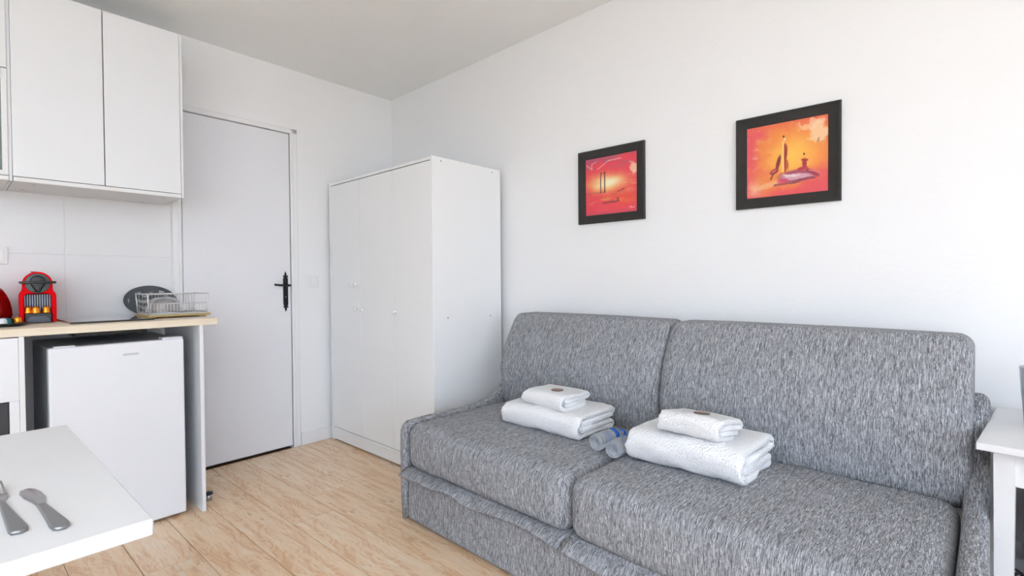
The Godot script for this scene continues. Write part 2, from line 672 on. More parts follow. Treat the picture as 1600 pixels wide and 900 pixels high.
	# ceiling, rising slightly towards the window
	st = flat()
	var c0 := 2.4605
	var c1 := 2.4605 + 0.0292 * (ROOM_Z + 0.0)
	var A := [Vector3(ROOM_L, c0, 0), Vector3(0, c0, 0), Vector3(0, c1, ROOM_Z), Vector3(ROOM_L, c1, ROOM_Z)]
	var B := [Vector3(ROOM_L, 2.85, 0), Vector3(0, 2.85, 0), Vector3(0, 2.85, ROOM_Z), Vector3(ROOM_L, 2.85, ROOM_Z)]
	quad(st, A[0], A[1], A[2], A[3], Vector3.DOWN)
	quad(st, B[0], B[1], B[2], B[3], Vector3.UP)
	for i in 4:
		var i2 := (i + 1) % 4
		quad(st, A[i], A[i2], B[i2], B[i], (A[i] + A[i2]) * 0.5 - Vector3(ROOM_L / 2, c0, ROOM_Z / 2))
	struct("ceiling", st, M.ceiling)
	st = flat()
	box(st, Vector3(ROOM_L - 0.2, 2.74, -0.2), Vector3(0.2, 2.95, ROOM_Z + 0.2), 0.0)
	struct("trim_roof_slab", st, M.wall)
	# skirting
	st = flat()
	box(st, Vector3(-0.742, 0, 0), Vector3(0, 0.083, 0.012), 0.003)
	struct("baseboard_door", st, M.trim)
	st = flat()
	box(st, Vector3(-0.012, 0, 0.012), Vector3(0, 0.083, ROOM_Z), 0.003)
	struct("baseboard_right", st, M.trim)
	# door: leaf, frame, ironwork
	var d := Node3D.new()
	d.name = "door_1"
	d.set_meta("kind", "structure")
	d.set_meta("label", "white flush door with black iron handle plate beside the wardrobe")
	add_child(d, true)
	d.position = Vector3((dl + dr) / 2, 0, 0)
	var hw := (dr - dl) / 2
	st = flat()
	box(st, Vector3(-hw + 0.004, 0.016, -0.05), Vector3(hw - 0.004, dt - 0.004, -0.004), 0.002)
	part("leaf", st, M.door, d)
	for s in [-1.0, 1.0]:
		st = flat()
		box(st, Vector3(s * hw, 0, -0.06), Vector3(s * (hw + 0.046), dt + 0.03, 0.006), 0.003)
		box(st, Vector3(s * (hw + 0.006), 0, -0.02), Vector3(s * (hw + 0.018), dt + 0.02, 0.009), 0.002)
		part("frame", st, M.trim, d)
	st = flat()
	box(st, Vector3(-hw - 0.046, dt, -0.06), Vector3(hw + 0.046, dt + 0.03, 0.006), 0.003)
	part("frame", st, M.trim, d)
	var px := -0.829 - d.position.x
	var pl := PackedVector2Array()
	var half := [[0, 0.131], [0.0035, 0.121], [0.0075, 0.111], [0.0045, 0.105], [0.016, 0.103], [0.0165, 0.0965], [0.010, 0.093], [0.0145, 0.087], [0.0155, 0.080]]
	for h in half:
		pl.append(Vector2(h[0], h[1]))
	for i in range(half.size() - 1, -1, -1):
		pl.append(Vector2(half[i][0], -half[i][1]))
	for i in range(1, half.size()):
		pl.append(Vector2(-half[i][0], -half[i][1]))
	for i in range(half.size() - 1, 0, -1):
		pl.append(Vector2(-half[i][0], half[i][1]))
	st = soft()
	slab(st, pl, 0.0, 0.005, 0.0015, Transform3D(Basis(), Vector3(px, 1.020, -0.004)), 2)
	var hp := part("handle_plate", st, M.iron, d)
	st = soft()
	rod(st, Vector3(px, 1.060, 0.0), Vector3(px, 1.060, 0.045), 0.008, 12)
	tube(st, PackedVector3Array([Vector3(px + 0.012, 1.060, 0.045), Vector3(px - 0.02, 1.061, 0.046), Vector3(px - 0.06, 1.062, 0.045), Vector3(px - 0.088, 1.066, 0.042)]), 0.0065, 12)
	lathe(st, PackedVector2Array([Vector2(0.0, -0.002), Vector2(0.014, -0.002), Vector2(0.013, 0.008), Vector2(0.0, 0.009)]), Transform3D(Basis(Vector3.RIGHT, PI / 2), Vector3(px, 1.060, 0.0)), 16)
	part("lever", st, M.iron, hp)
	st = soft()
	lathe(st, PackedVector2Array([Vector2(0.0, 0.0), Vector2(0.0035, 0.0), Vector2(0.003, 0.002), Vector2(0.0, 0.002)]), Transform3D(Basis(Vector3.RIGHT, PI / 2), Vector3(px, 0.986, 0.001)), 12)
	part("keyhole", st, M.steel, hp)

func build_window(called: String, at: Vector3, turn: float, ww: float, wh: float) -> void:
	var win := Node3D.new()
	win.name = called
	win.set_meta("kind", "structure")
	add_child(win, true)
	win.position = at
	win.rotation.y = turn
	var st := flat()
	for s in [-1.0, 1.0]:
		box(st, Vector3(s * ww / 2, 0, -0.03), Vector3(s * (ww / 2 - 0.05), wh, 0.03))
	box(st, Vector3(-ww / 2, 0, -0.03), Vector3(ww / 2, 0.05, 0.03))
	box(st, Vector3(-ww / 2, wh - 0.05, -0.03), Vector3(ww / 2, wh, 0.03))
	box(st, Vector3(-0.03, 0, -0.03), Vector3(0.03, wh, 0.03))
	part("frame", st, M.trim, win)
	for s in [-1.0, 1.0]:
		st = flat()
		cbox(st, Vector3(s * (ww / 4 + 0.0), wh / 2, 0), Vector3(ww / 2 - 0.08, wh - 0.1, 0.006), 0.001)
		part("pane", st, M.pane, win)

# standing uplighter behind the camera: its open bowl throws the light at the ceiling
func build_lamp() -> void:
	var t := thing("floor_lamp", "white standing uplighter with open bowl behind the camera", "lamp", Vector3(-3.8, 0.0, 3.8))
	var st := soft()
	lathe(st, PackedVector2Array([Vector2(0, 0), Vector2(0.15, 0), Vector2(0.15, 0.015), Vector2(0.03, 0.03), Vector2(0, 0.03)]), Transform3D.IDENTITY, 32)
	part("base", st, M.white_plastic, t)
	st = soft()
	rod(st, Vector3(0, 0.03, 0), Vector3(0, 1.74, 0), 0.012, 12)
	part("pole", st, M.white_plastic, t)
	st = soft()
	lathe(st, PackedVector2Array([Vector2(0, 1.74), Vector2(0.04, 1.74), Vector2(0.13, 1.79), Vector2(0.17, 1.86), Vector2(0.165, 1.86), Vector2(0.125, 1.797), Vector2(0.04, 1.755), Vector2(0, 1.755)]), Transform3D.IDENTITY, 36)
	part("bowl", st, M.white_plastic, t)
	st = soft()
	lathe(st, PackedVector2Array([Vector2(0, 1.780), Vector2(0.10, 1.780), Vector2(0.10, 1.790), Vector2(0, 1.790)]), Transform3D.IDENTITY, 32)
	var g := mat("lamp_diffuser", Color(0.95, 0.95, 0.93), 0.5)
	g.emission_enabled = true
	g.emission = Color(1.0, 0.98, 0.96)
	g.emission_energy_multiplier = 1.0
	part("lamp_diffuser", st, g, t)
	var l := SpotLight3D.new()
	l.name = "lamp_light"
	l.light_color = Color(0.885, 0.945, 1.0)
	l.light_energy = LAMP
	l.light_size = 0.1
	l.spot_angle = 80.0
	l.spot_angle_attenuation = 0.5
	l.spot_range = 14.0
	l.spot_attenuation = 2.0
	l.shadow_enabled = true
	l.position = Vector3(0, 1.80, 0)
	l.rotation.x = PI / 2
	t.add_child(l)

func circle_profile(r: float) -> PackedVector2Array:
	var o := PackedVector2Array()
	for i in 17:
		var a := -PI / 2 + PI * i / 16
		o.append(Vector2(maxf(0.0, cos(a) * r), sin(a) * r))
	return o

# ==================================================================== kitchen
func screw_caps(parent: Node, at: Array, up: Vector3, m: Material) -> void:
	for p in at:
		var st := soft()
		var bs := Basis(Quaternion(Vector3.UP, up))
		lathe(st, PackedVector2Array([Vector2(0.0045, 0.0), Vector2(0.004, 0.001), Vector2(0.0, 0.0012)]), Transform3D(bs, p), 12)
		part("screw_cap", st, m, parent)

func build_kitchen_units() -> void:
	var fz := 0.335
	# wall cabinet with two plain doors
	var t := thing("wall_cabinet", "white wall cabinet with two tall handleless doors beside the door frame", "cabinet", Vector3(-1.796, 1.505, 0.0))
	var st := flat()
	box(st, Vector3(-0.297, 0.0, 0.009), Vector3(0.299, 0.018, fz - 0.0))
	box(st, Vector3(-0.297, 0.795, 0.002), Vector3(0.299, 0.811, fz - 0.021))
	box(st, Vector3(-0.297, 0.016, 0.002), Vector3(-0.281, 0.796, fz - 0.021))
	box(st, Vector3(0.283, 0.016, 0.002), Vector3(0.299, 0.796, fz - 0.021))
	box(st, Vector3(-0.282, 0.016, 0.002), Vector3(0.284, 0.796, 0.006))
	part("carcass", st, M.cabinet_edge, t)
	for s in [[-0.2985, -0.0018], [0.0018, 0.299]]:
		st = flat()
		box(st, Vector3(s[0], 0.0205, fz - 0.019), Vector3(s[1], 0.811, fz), 0.0015)
		part("door", st, M.cabinet, t)
	st = flat()
	box(st, Vector3(0.3005, 0.0, 0.002), Vector3(0.311, 0.811, fz), 0.001)
	part("side_panel", st, M.cabinet_edge, t)
	screw_caps(t, [Vector3(-0.23, 0.0, 0.27), Vector3(-0.25, 0.0, 0.09), Vector3(0.24, 0.0, 0.27), Vector3(0.2, 0.0, 0.05)], Vector3.DOWN, M.dot_grey)
	# neighbour with a framed glass door under a plain one
	t = thing("glass_wall_cabinet", "white wall cabinet with framed glass door at the left edge", "cabinet", Vector3(-2.405, 1.505, 0.0))
	st = flat()
	box(st, Vector3(-0.299, 0.0, 0.009), Vector3(0.299, 0.018, fz - 0.0))
	box(st, Vector3(-0.299, 0.795, 0.002), Vector3(0.299, 0.811, fz - 0.021))
	box(st, Vector3(-0.299, 0.445, 0.002), Vector3(0.299, 0.461, fz - 0.021))
	box(st, Vector3(-0.299, 0.016, 0.002), Vector3(-0.283, 0.796, fz - 0.021))
	box(st, Vector3(0.283, 0.016, 0.002), Vector3(0.299, 0.796, fz - 0.021))
	box(st, Vector3(-0.284, 0.016, 0.002), Vector3(0.284, 0.796, 0.006))
	part("carcass", st, M.cabinet_edge, t)
	st = flat()
	box(st, Vector3(0.2995, 0.0, 0.01), Vector3(0.3095, 0.811, fz - 0.007), 0.0005)
	part("filler_strip", st, M.cabinet, t)
	st = flat()
	box(st, Vector3(-0.299, 0.457, fz - 0.019), Vector3(0.299, 0.811, fz), 0.0015)
	part("door", st, M.cabinet, t)
	st = flat()
	for s in [-1.0, 1.0]:
		box(st, Vector3(s * 0.299, 0.0205, fz - 0.019), Vector3(s * 0.281, 0.453, fz), 0.0015)
	box(st, Vector3(-0.285, 0.0205, fz - 0.019), Vector3(0.285, 0.040, fz), 0.0015)
	box(st, Vector3(-0.285, 0.412, fz - 0.019), Vector3(0.285, 0.453, fz), 0.0015)
	var gd := part("glass_door", st, M.cabinet_edge, t)
	st = flat()
	box(st, Vector3(-0.284, 0.038, fz - 0.012), Vector3(0.284, 0.414, fz - 0.008), 0.0005)
	part("pane", st, M.cabinet_glass, gd)
	# worktop
	st = flat()
	box(st, Vector3(-3.6, 0.8815, 0.002), Vector3(-1.4225, 0.912, 0.577), 0.0015)
	single("worktop", st, M.worktop, "long pale oak worktop carrying the coffee machine and hob", "worktop")
	# panel that closes the run by the door
	st = flat()
	box(st, Vector3(-1.5, 0.0, 0.02), Vector3(-1.484, 0.8815, 0.575), 0.001)
	single("end_panel", st, M.cabinet, "white upright panel carrying the worktop between fridge and door", "panel")
	# base cabinet with a dark inset
	t = thing("base_cabinet", "white base cabinet with dark inset panel under the worktop", "cabinet", Vector3(-2.391, 0.0, 0.0))
	st = flat()
	box(st, Vector3(0.284, 0.10, 0.02), Vector3(0.300, 0.8815, 0.5745), 0.001)
	box(st, Vector3(-0.3, 0.10, 0.02), Vector3(-0.284, 0.8815, 0.555), 0.001)
	box(st, Vector3(-0.285, 0.10, 0.02), Vector3(0.285, 0.116, 0.555), 0.001)
	box(st, Vector3(-0.285, 0.10, 0.02), Vector3(0.285, 0.88, 0.026), 0.001)
	box(st, Vector3(-0.3, 0.0, 0.50), Vector3(0.3, 0.10, 0.516), 0.001)
	box(st, Vector3(-0.3, 0.0, 0.02), Vector3(0.3, 0.10, 0.05), 0.001)
	part("carcass", st, M.cabinet_edge, t)
	st = flat()
	box(st, Vector3(-0.299, 0.640, 0.556), Vector3(0.2835, 0.878, 0.575), 0.0015)
	box(st, Vector3(0.256, 0.104, 0.556), Vector3(0.2835, 0.640, 0.575), 0.0015)
	box(st, Vector3(-0.299, 0.104, 0.556), Vector3(-0.27, 0.640, 0.575), 0.0015)
	box(st, Vector3(-0.27, 0.104, 0.556), Vector3(0.256, 0.25, 0.575), 0.0015)
	part("door", st, M.cabinet, t)
	st = flat()
	box(st, Vector3(-0.269, 0.252, 0.550), Vector3(0.255, 0.638, 0.569), 0.002)
	part("inset_panel", st, M.panel_grey, t)
	# under-counter fridge
	t = thing("fridge", "white compact fridge standing under the oak worktop", "fridge", Vector3(-1.789, 0.0, 0.0))
	st = flat()
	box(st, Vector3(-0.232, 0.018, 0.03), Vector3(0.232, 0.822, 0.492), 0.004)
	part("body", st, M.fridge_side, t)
	st = flat()
	rbox(st, Vector3(0.2335, 0.405, 0.024), 0.008, 2, Vector3i(1, 1, 1), func(p): return p + Vector3(0, 0.419, 0.521), uv_xz)
	part("door", st, M.fridge, t)
	st = flat()
	box(st, Vector3(0.150, 0.823, 0.475), Vector3(0.232, 0.832, 0.535), 0.002)
	part("hinge_cover", st, M.fridge, t)
	st = flat()
	box(st, Vector3(-0.215, 0.822, 0.500), Vector3(-0.150, 0.829, 0.535), 0.002)
	part("hinge_cap", st, M.fridge, t)
	st = flat()
	box(st, Vector3(0.005, 0.769, 0.5445), Vector3(0.060, 0.7775, 0.5458), 0.0004)
	part("badge", st, M.badge_grey, t)
	for s in [-1.0, 1.0]:
		for zz in [0.07, 0.47]:
			st = soft()
			lathe(st, PackedVector2Array([Vector2(0, 0), Vector2(0.016, 0), Vector2(0.016, 0.012), Vector2(0.010, 0.02), Vector2(0, 0.02)]), Transform3D(Basis(), Vector3(s * 0.2, 0, zz)), 14)
			part("foot", st, M.black_plastic, t)
	# induction hob set into the worktop, its box hanging below
	t = thing("induction_hob", "black glass two zone induction hob set in the worktop", "hob", Vector3(-1.795, 0.912, 0.25))
	st = flat()
	box(st, Vector3(-0.150, 0.0, -0.235), Vector3(0.145, 0.008, 0.222), 0.0015)
	part("glass", st, M.hob_glass, t)
	st = flat()
	box(st, Vector3(-0.135, -0.056, -0.22), Vector3(0.12, -0.031, 0.20), 0.002)
	part("housing", st, M.black_plastic, t)

# ==================================================================== wardrobe
func build_wardrobe() -> void:
	# local: x to the right as seen from the front, front face at z = 0, doors face +z; turned to face -x
	var t := thing("wardrobe", "white three door wardrobe standing in the corner beside the sofa", "wardrobe", Vector3(-0.5405, 0, 0.036), -PI / 2 - 0.0233)
	var W := 1.114
	var H := 1.75
	var D := 0.525
	for s in [0.0, W - 0.016]:
		var sp := flat()
		box(sp, Vector3(s, 0, -D), Vector3(s + 0.016, H, 0.0), 0.0012)
		var o := part("side_panel", sp, M.wardrobe_side, t)
		if s > 0.5:
			screw_caps(o, [Vector3(W, H - 0.021, -0.062), Vector3(W, H - 0.022, -0.455), Vector3(W, 0.878, -0.102), Vector3(W, 0.872, -0.432)], Vector3.RIGHT, M.dot_grey)
	var st := flat()
	box(st, Vector3(0.0165, H - 0.018, -D + 0.01), Vector3(W - 0.0165, H - 0.002, -0.004), 0.001)
	part("top_panel", st, M.wardrobe, t)
	st = flat()
	box(st, Vector3(0.0165, 0.02, -D + 0.004), Vector3(W - 0.0165, H - 0.02, -D + 0.008), 0.001)
	part("back_panel", st, M.wardrobe, t)
	st = flat()
	box(st, Vector3(0.0165, 0.010, -0.024), Vector3(W - 0.0165, 0.078, -0.008), 0.001)
	box(st, Vector3(0.0165, 0.078, -D + 0.01), Vector3(W - 0.0165, 0.094, -0.022), 0.001)
	part("plinth", st, M.wardrobe, t)
	st = flat()
	box(st, Vector3(0.0165, 0.0785, -0.022), Vector3(W - 0.0165, 0.0915, 0.004), 0.003)
	part("plinth_ledge", st, M.wardrobe, t)
	var e := [0.0172, 0.3785, 0.7395, 1.0968]
	for i in 3:
		st = flat()
		box(st, Vector3(e[i] + 0.001, 0.0945, -0.019), Vector3(e[i + 1] - 0.001, H - 0.0235, -0.002), 0.0012)
		var dr := part("door", st, M.wardrobe, t)
		var knobs: Array = [[[0.300, 1.062], [0.352, 1.064], [0.345, 0.905]], [[0.422, 0.903]], [[0.772, 0.903]]][i]
		for k in knobs:
			var ks := soft()
			lathe(ks, PackedVector2Array([Vector2(0.006, 0.0), Vector2(0.0055, 0.010), Vector2(0.010, 0.014), Vector2(0.0125, 0.019), Vector2(0.011, 0.024), Vector2(0.005, 0.027), Vector2(0, 0.0272)]), Transform3D(Basis(Vector3.RIGHT, PI / 2), Vector3(k[0], k[1], -0.002)), 20)
			part("knob", ks, M.knob_white, dr)

# ==================================================================== sofa
# local axes of the sofa: x out of the wall is negative, z along the wall
func sofa_point() -> Transform3D:
	return Transform3D(Basis(Vector3.UP, -0.045), Vector3(-0.002, 0, 1.384))

func uv_fabric(p: Vector3, k: int, s: float, h: Vector3) -> Vector2:
	# threads run up the front and back over the top
	if k == 0:
		return Vector2(p.z, -p.y) if s < 0 else Vector2(p.z + 3.3, p.y)
	if k == 1:
		return Vector2(p.z, -(h.y + (p.x + h.x) * s)) if s > 0 else Vector2(p.z, h.y + p.x + h.x)
	return Vector2(s * (h.z + p.x + h.x), -p.y)

func soft_block(called: String, parent: Node, c: Vector3, h: Vector3, r: float, n: Vector3i, deform: Callable) -> MeshInstance3D:
	var st := soft()
	rbox(st, h, r, 5, n, func(p): return deform.call(p) + c, func(p, k, s): return uv_fabric(p + Vector3(0, 0, 0), k, s, h) + Vector2(c.z, 0))
	return part(called, st, M.fabric, parent)

func back_lean(y: float) -> float:
	var ys := [0.40, 0.47, 0.62, 0.72, 0.79, 0.85, 0.88, 0.905]
	var xs := [0.030, 0.006, 0.000, 0.026, 0.064, 0.104, 0.122, 0.134]
	for i in ys.size() - 1:
		if y <= ys[i + 1]:
			return lerpf(xs[i], xs[i + 1], clampf((y - ys[i]) / (ys[i + 1] - ys[i]), 0, 1))
	return xs[-1]

func build_sofa() -> void:
	var t := thing("sofa_bed", "dark grey melange fabric two seat sofa bed against the picture wall", "sofa")
	t.transform = sofa_point()
	# base
	soft_block("base", t, Vector3(-0.4825, 0.130, 0.970), Vector3(0.4475, 0.118, 0.918), 0.018, Vector3i(4, 2, 6), same)
	# seats
	for i in 2:
		var z0: float = [0.050, 0.9515][i]
		var z1: float = [0.9475, 1.885][i]
		var h := Vector3(0.318, 0.100, (z1 - z0) / 2)
		var drop: float = [0.0, 0.012][i]
		var sd := i * 40.0
		var df := func(p: Vector3) -> Vector3:
			var u := p.z / h.z
			var v := p.x / h.x
			var q := p
			var crown := (1.0 - u * u) * (1.0 - v * v)
			if p.y > 0:
				q.y += crown * 0.016 * (p.y / h.y)
			if p.x < 0:
				q.x -= (1.0 - u * u * u * u) * 0.012 * (1.0 - pow(p.y / h.y, 2.0) * 0.6) * (-p.x / h.x)
				q.y -= drop * (0.5 + 0.5 * u) * (0.5 - 0.5 * p.y / h.y)
			q += Vector3(wob.get_noise_3d(p.x * 5 + sd, p.y * 5, p.z * 5), wob.get_noise_3d(p.z * 5, p.x * 5 + sd, p.y * 5), 0) * 0.005
			return q
		soft_block("seat_cushion", t, Vector3(-0.612, 0.341, (z0 + z1) / 2), h, 0.05, Vector3i(8, 4, 14), df)
	# backs
	for i in 2:
		var z0: float = [0.030, 0.953][i]
		var z1: float = [0.951, 1.908][i]
		var h := Vector3(0.145, 0.2475, (z1 - z0) / 2)
		var cy := 0.6525
		var df := func(p: Vector3) -> Vector3:
			var u := p.z / h.z
			var q := p
			var front := clampf(0.5 - 0.5 * p.x / h.x, 0, 1)
			q.x += back_lean(p.y + cy) * front
			q.x -= (1.0 - u * u) * 0.012 * front
			q.y += (1.0 - u * u) * 0.004
			q += Vector3(wob.get_noise_3d(p.x * 4, p.y * 4 + 70 + i * 20, p.z * 4), 0, 0) * 0.006
			return q
		soft_block("back_cushion", t, Vector3(-0.185, cy, (z0 + z1) / 2), h, 0.042, Vector3i(3, 10, 14), df)
	# arms: slim padded sides that sweep up to the back
	var prof := PackedVector2Array()
	for p in [[-0.930, 0.006], [-0.936, 0.10], [-0.938, 0.30], [-0.936, 0.405], [-0.924, 0.432], [-0.900, 0.446], [-0.80, 0.449], [-0.60, 0.446], [-0.50, 0.449], [-0.40, 0.463], [-0.330, 0.490], [-0.27, 0.540], [-0.21, 0.610], [-0.155, 0.672], [-0.10, 0.708], [-0.06, 0.714], [-0.025, 0.700], [-0.012, 0.66], [-0.012, 0.3], [-0.012, 0.006]]:
		prof.append(Vector2(p[0], p[1]))
	for s in [[0.0, 0.047, 0.021], [1.889, 1.944, 0.027]]:
		var st := soft()
		slab(st, prof, s[0], s[1], s[2], Transform3D.IDENTITY, 5)
		var o := part("arm", st, M.fabric, t)
		o.set_meta("label", "slim padded arm")
	# loose fabric flaps hanging below the seat cushions
	for i in 2:
		var z0: float = [0.050, 0.957][i]
		var z1: float = [0.945, 1.88][i]
		var st := soft()
		var nu := 40
		var nv := 5
		var P := []
		var Q := []
		for a in nu + 1:
			var u := float(a) / nu
			var z := lerpf(z0, z1, u)
			var low := 0.217 + 0.010 * u * (1 - i) + 0.012 * sin(u * 9.0 + i * 2.0 + 0.6) + 0.024 * exp(-pow((u - 0.37) / 0.09, 2.0)) * (1 - i) - 0.010 * u * i
			var outx := -0.972 - 0.008 * sin(u * 7.0 + i + 0.5)
			for v in nv + 1:
				var w := float(v) / nv
				var x := lerpf(-0.895, outx, pow(w, 0.85))
				var y := lerpf(0.248, low, w) + 0.006 * sin(w * PI)
				P.append(Vector3(x, y, z))
				Q.append(Vector3(x + 0.004, y - 0.005, z))
		var wd := nv + 1
		for a in nu:
			for v in nv:
				var k := a * wd + v
				for side in 2:
					var R: Array = [P, Q][side]
					var hint := Vector3(-1, 0.6, 0) * (1.0 if side == 0 else -1.0)
					var ua := Vector2(R[k].z, v * 0.015)
					var ub := Vector2(R[k + wd].z, v * 0.015)
					tri(st, R[k], R[k + wd], R[k + wd + 1], hint, ua, ub, ub + Vector2(0, 0.015))
					tri(st, R[k], R[k + wd + 1], R[k + 1], hint, ua, ub + Vector2(0, 0.015), ua + Vector2(0, 0.015))
			var e := a * wd + nv
			quad(st, P[e], P[e + wd], Q[e + wd], Q[e], Vector3(-0.3, -1, 0))
		for e in [0, nu * wd]:
			for v in nv:
				quad(st, P[e + v], P[e + v + 1], Q[e + v + 1], Q[e + v], Vector3(0, 0, -1.0 if e == 0 else 1.0))
		part("flap", st, M.fabric, t)

# ==================================================================== tables
func build_dining_table() -> void:
	var t := thing("dining_table", "white table with plain square edge holding the cutlery", "table", Vector3(-2.5, 0, 2.0))
	var st := flat()
	box(st, Vector3(-0.45, 0.716, -0.385), Vector3(0.397, 0.740, 0.359), 0.002)
	part("tabletop", st, M.table_white, t)
	st = soft()
	lathe(st, PackedVector2Array([Vector2(0.035, 0.02), Vector2(0.035, 0.716)]), Transform3D(Basis(), Vector3(-0.1, 0, 0)), 20)
	part("column", st, M.table_white, t)
	st = soft()
	lathe(st, PackedVector2Array([Vector2(0, 0), Vector2(0.22, 0), Vector2(0.22, 0.012), Vector2(0.05, 0.022), Vector2(0.0, 0.022)]), Transform3D(Basis(), Vector3(-0.1, 0, 0)), 32)
	part("base", st, M.table_white, t)

func build_side_table() -> void:
	# local: x runs back to the wall, z along the wall; origin at the near left corner
	var t := thing("side_table", "small white wooden table standing right of the sofa arm", "table", Vector3(-0.535, 0, 3.278), -0.125)
	var L := 0.53
	var W := 0.56
	var st := flat()
	box(st, Vector3(0, 0.631, 0), Vector3(L, 0.650, W), 0.002)
	part("tabletop", st, M.table_white, t)
	for fx in [0.036, L - 0.078]:
		for fz in [0.030, W - 0.072]:
			st = flat()
			var a := Vector3(fx + 0.021, 0, fz + 0.021)
			var top := 0.631
			var P := []
			for lv in [[0.0, 0.016], [0.5, 0.0195], [top, 0.021]]:
				for c in [[-1, -1], [1, -1], [1, 1], [-1, 1]]:
					P.append(a + Vector3(c[0] * lv[1], lv[0], c[1] * lv[1]))
			for lv in 2:
				for c in 4:
					var c2 := (c + 1) % 4
					var k := lv * 4
					quad(st, P[k + c], P[k + c2], P[k + 4 + c2], P[k + 4 + c], (P[k + c] + P[k + c2]) * 0.5 - a - Vector3(0, P[k + c].y, 0))
			quad(st, P[0], P[1], P[2], P[3], Vector3.DOWN)
			part("leg", st, M.table_white, t)
	st = flat()
	box(st, Vector3(0.04, 0.232, 0.034), Vector3(L - 0.04, 0.250, W - 0.034), 0.001)
	part("shelf", st, M.table_white, t)
	for r in [[Vector3(0.049, 0.540, 0.07), Vector3(0.067, 0.631, W - 0.07)], [Vector3(L - 0.067, 0.540, 0.07), Vector3(L - 0.049, 0.631, W - 0.07)], [Vector3(0.075, 0.540, 0.042), Vector3(L - 0.075, 0.631, 0.060)], [Vector3(0.075, 0.540, W - 0.06), Vector3(L - 0.075, 0.631, W - 0.042)]]:
		st = flat()
		box(st, r[0], r[1], 0.001)
		part("apron", st, M.table_white, t)

# ==================================================================== pictures
func blob(u: float, v: float, cu: float, cv: float, ru: float, rv: float, turn := 0.0) -> float:
	var p := Vector2(u - cu, v - cv).rotated(-turn)
	return 1.0 - smoothstep(0.55, 1.0, Vector2(p.x / ru, p.y / rv).length())

func glow(u: float, v: float, cu: float, cv: float, ru: float, rv: float) -> float:
	return exp(-(pow((u - cu) / ru, 2.0) + pow((v - cv) / rv, 2.0)))

func stroke(u: float, v: float, a: Vector2, b: Vector2, w: float) -> float:
	var p := Geometry2D.get_closest_point_to_segment(Vector2(u, v), a, b)
	return 1.0 - smoothstep(w * 0.4, w, p.distance_to(Vector2(u, v)))

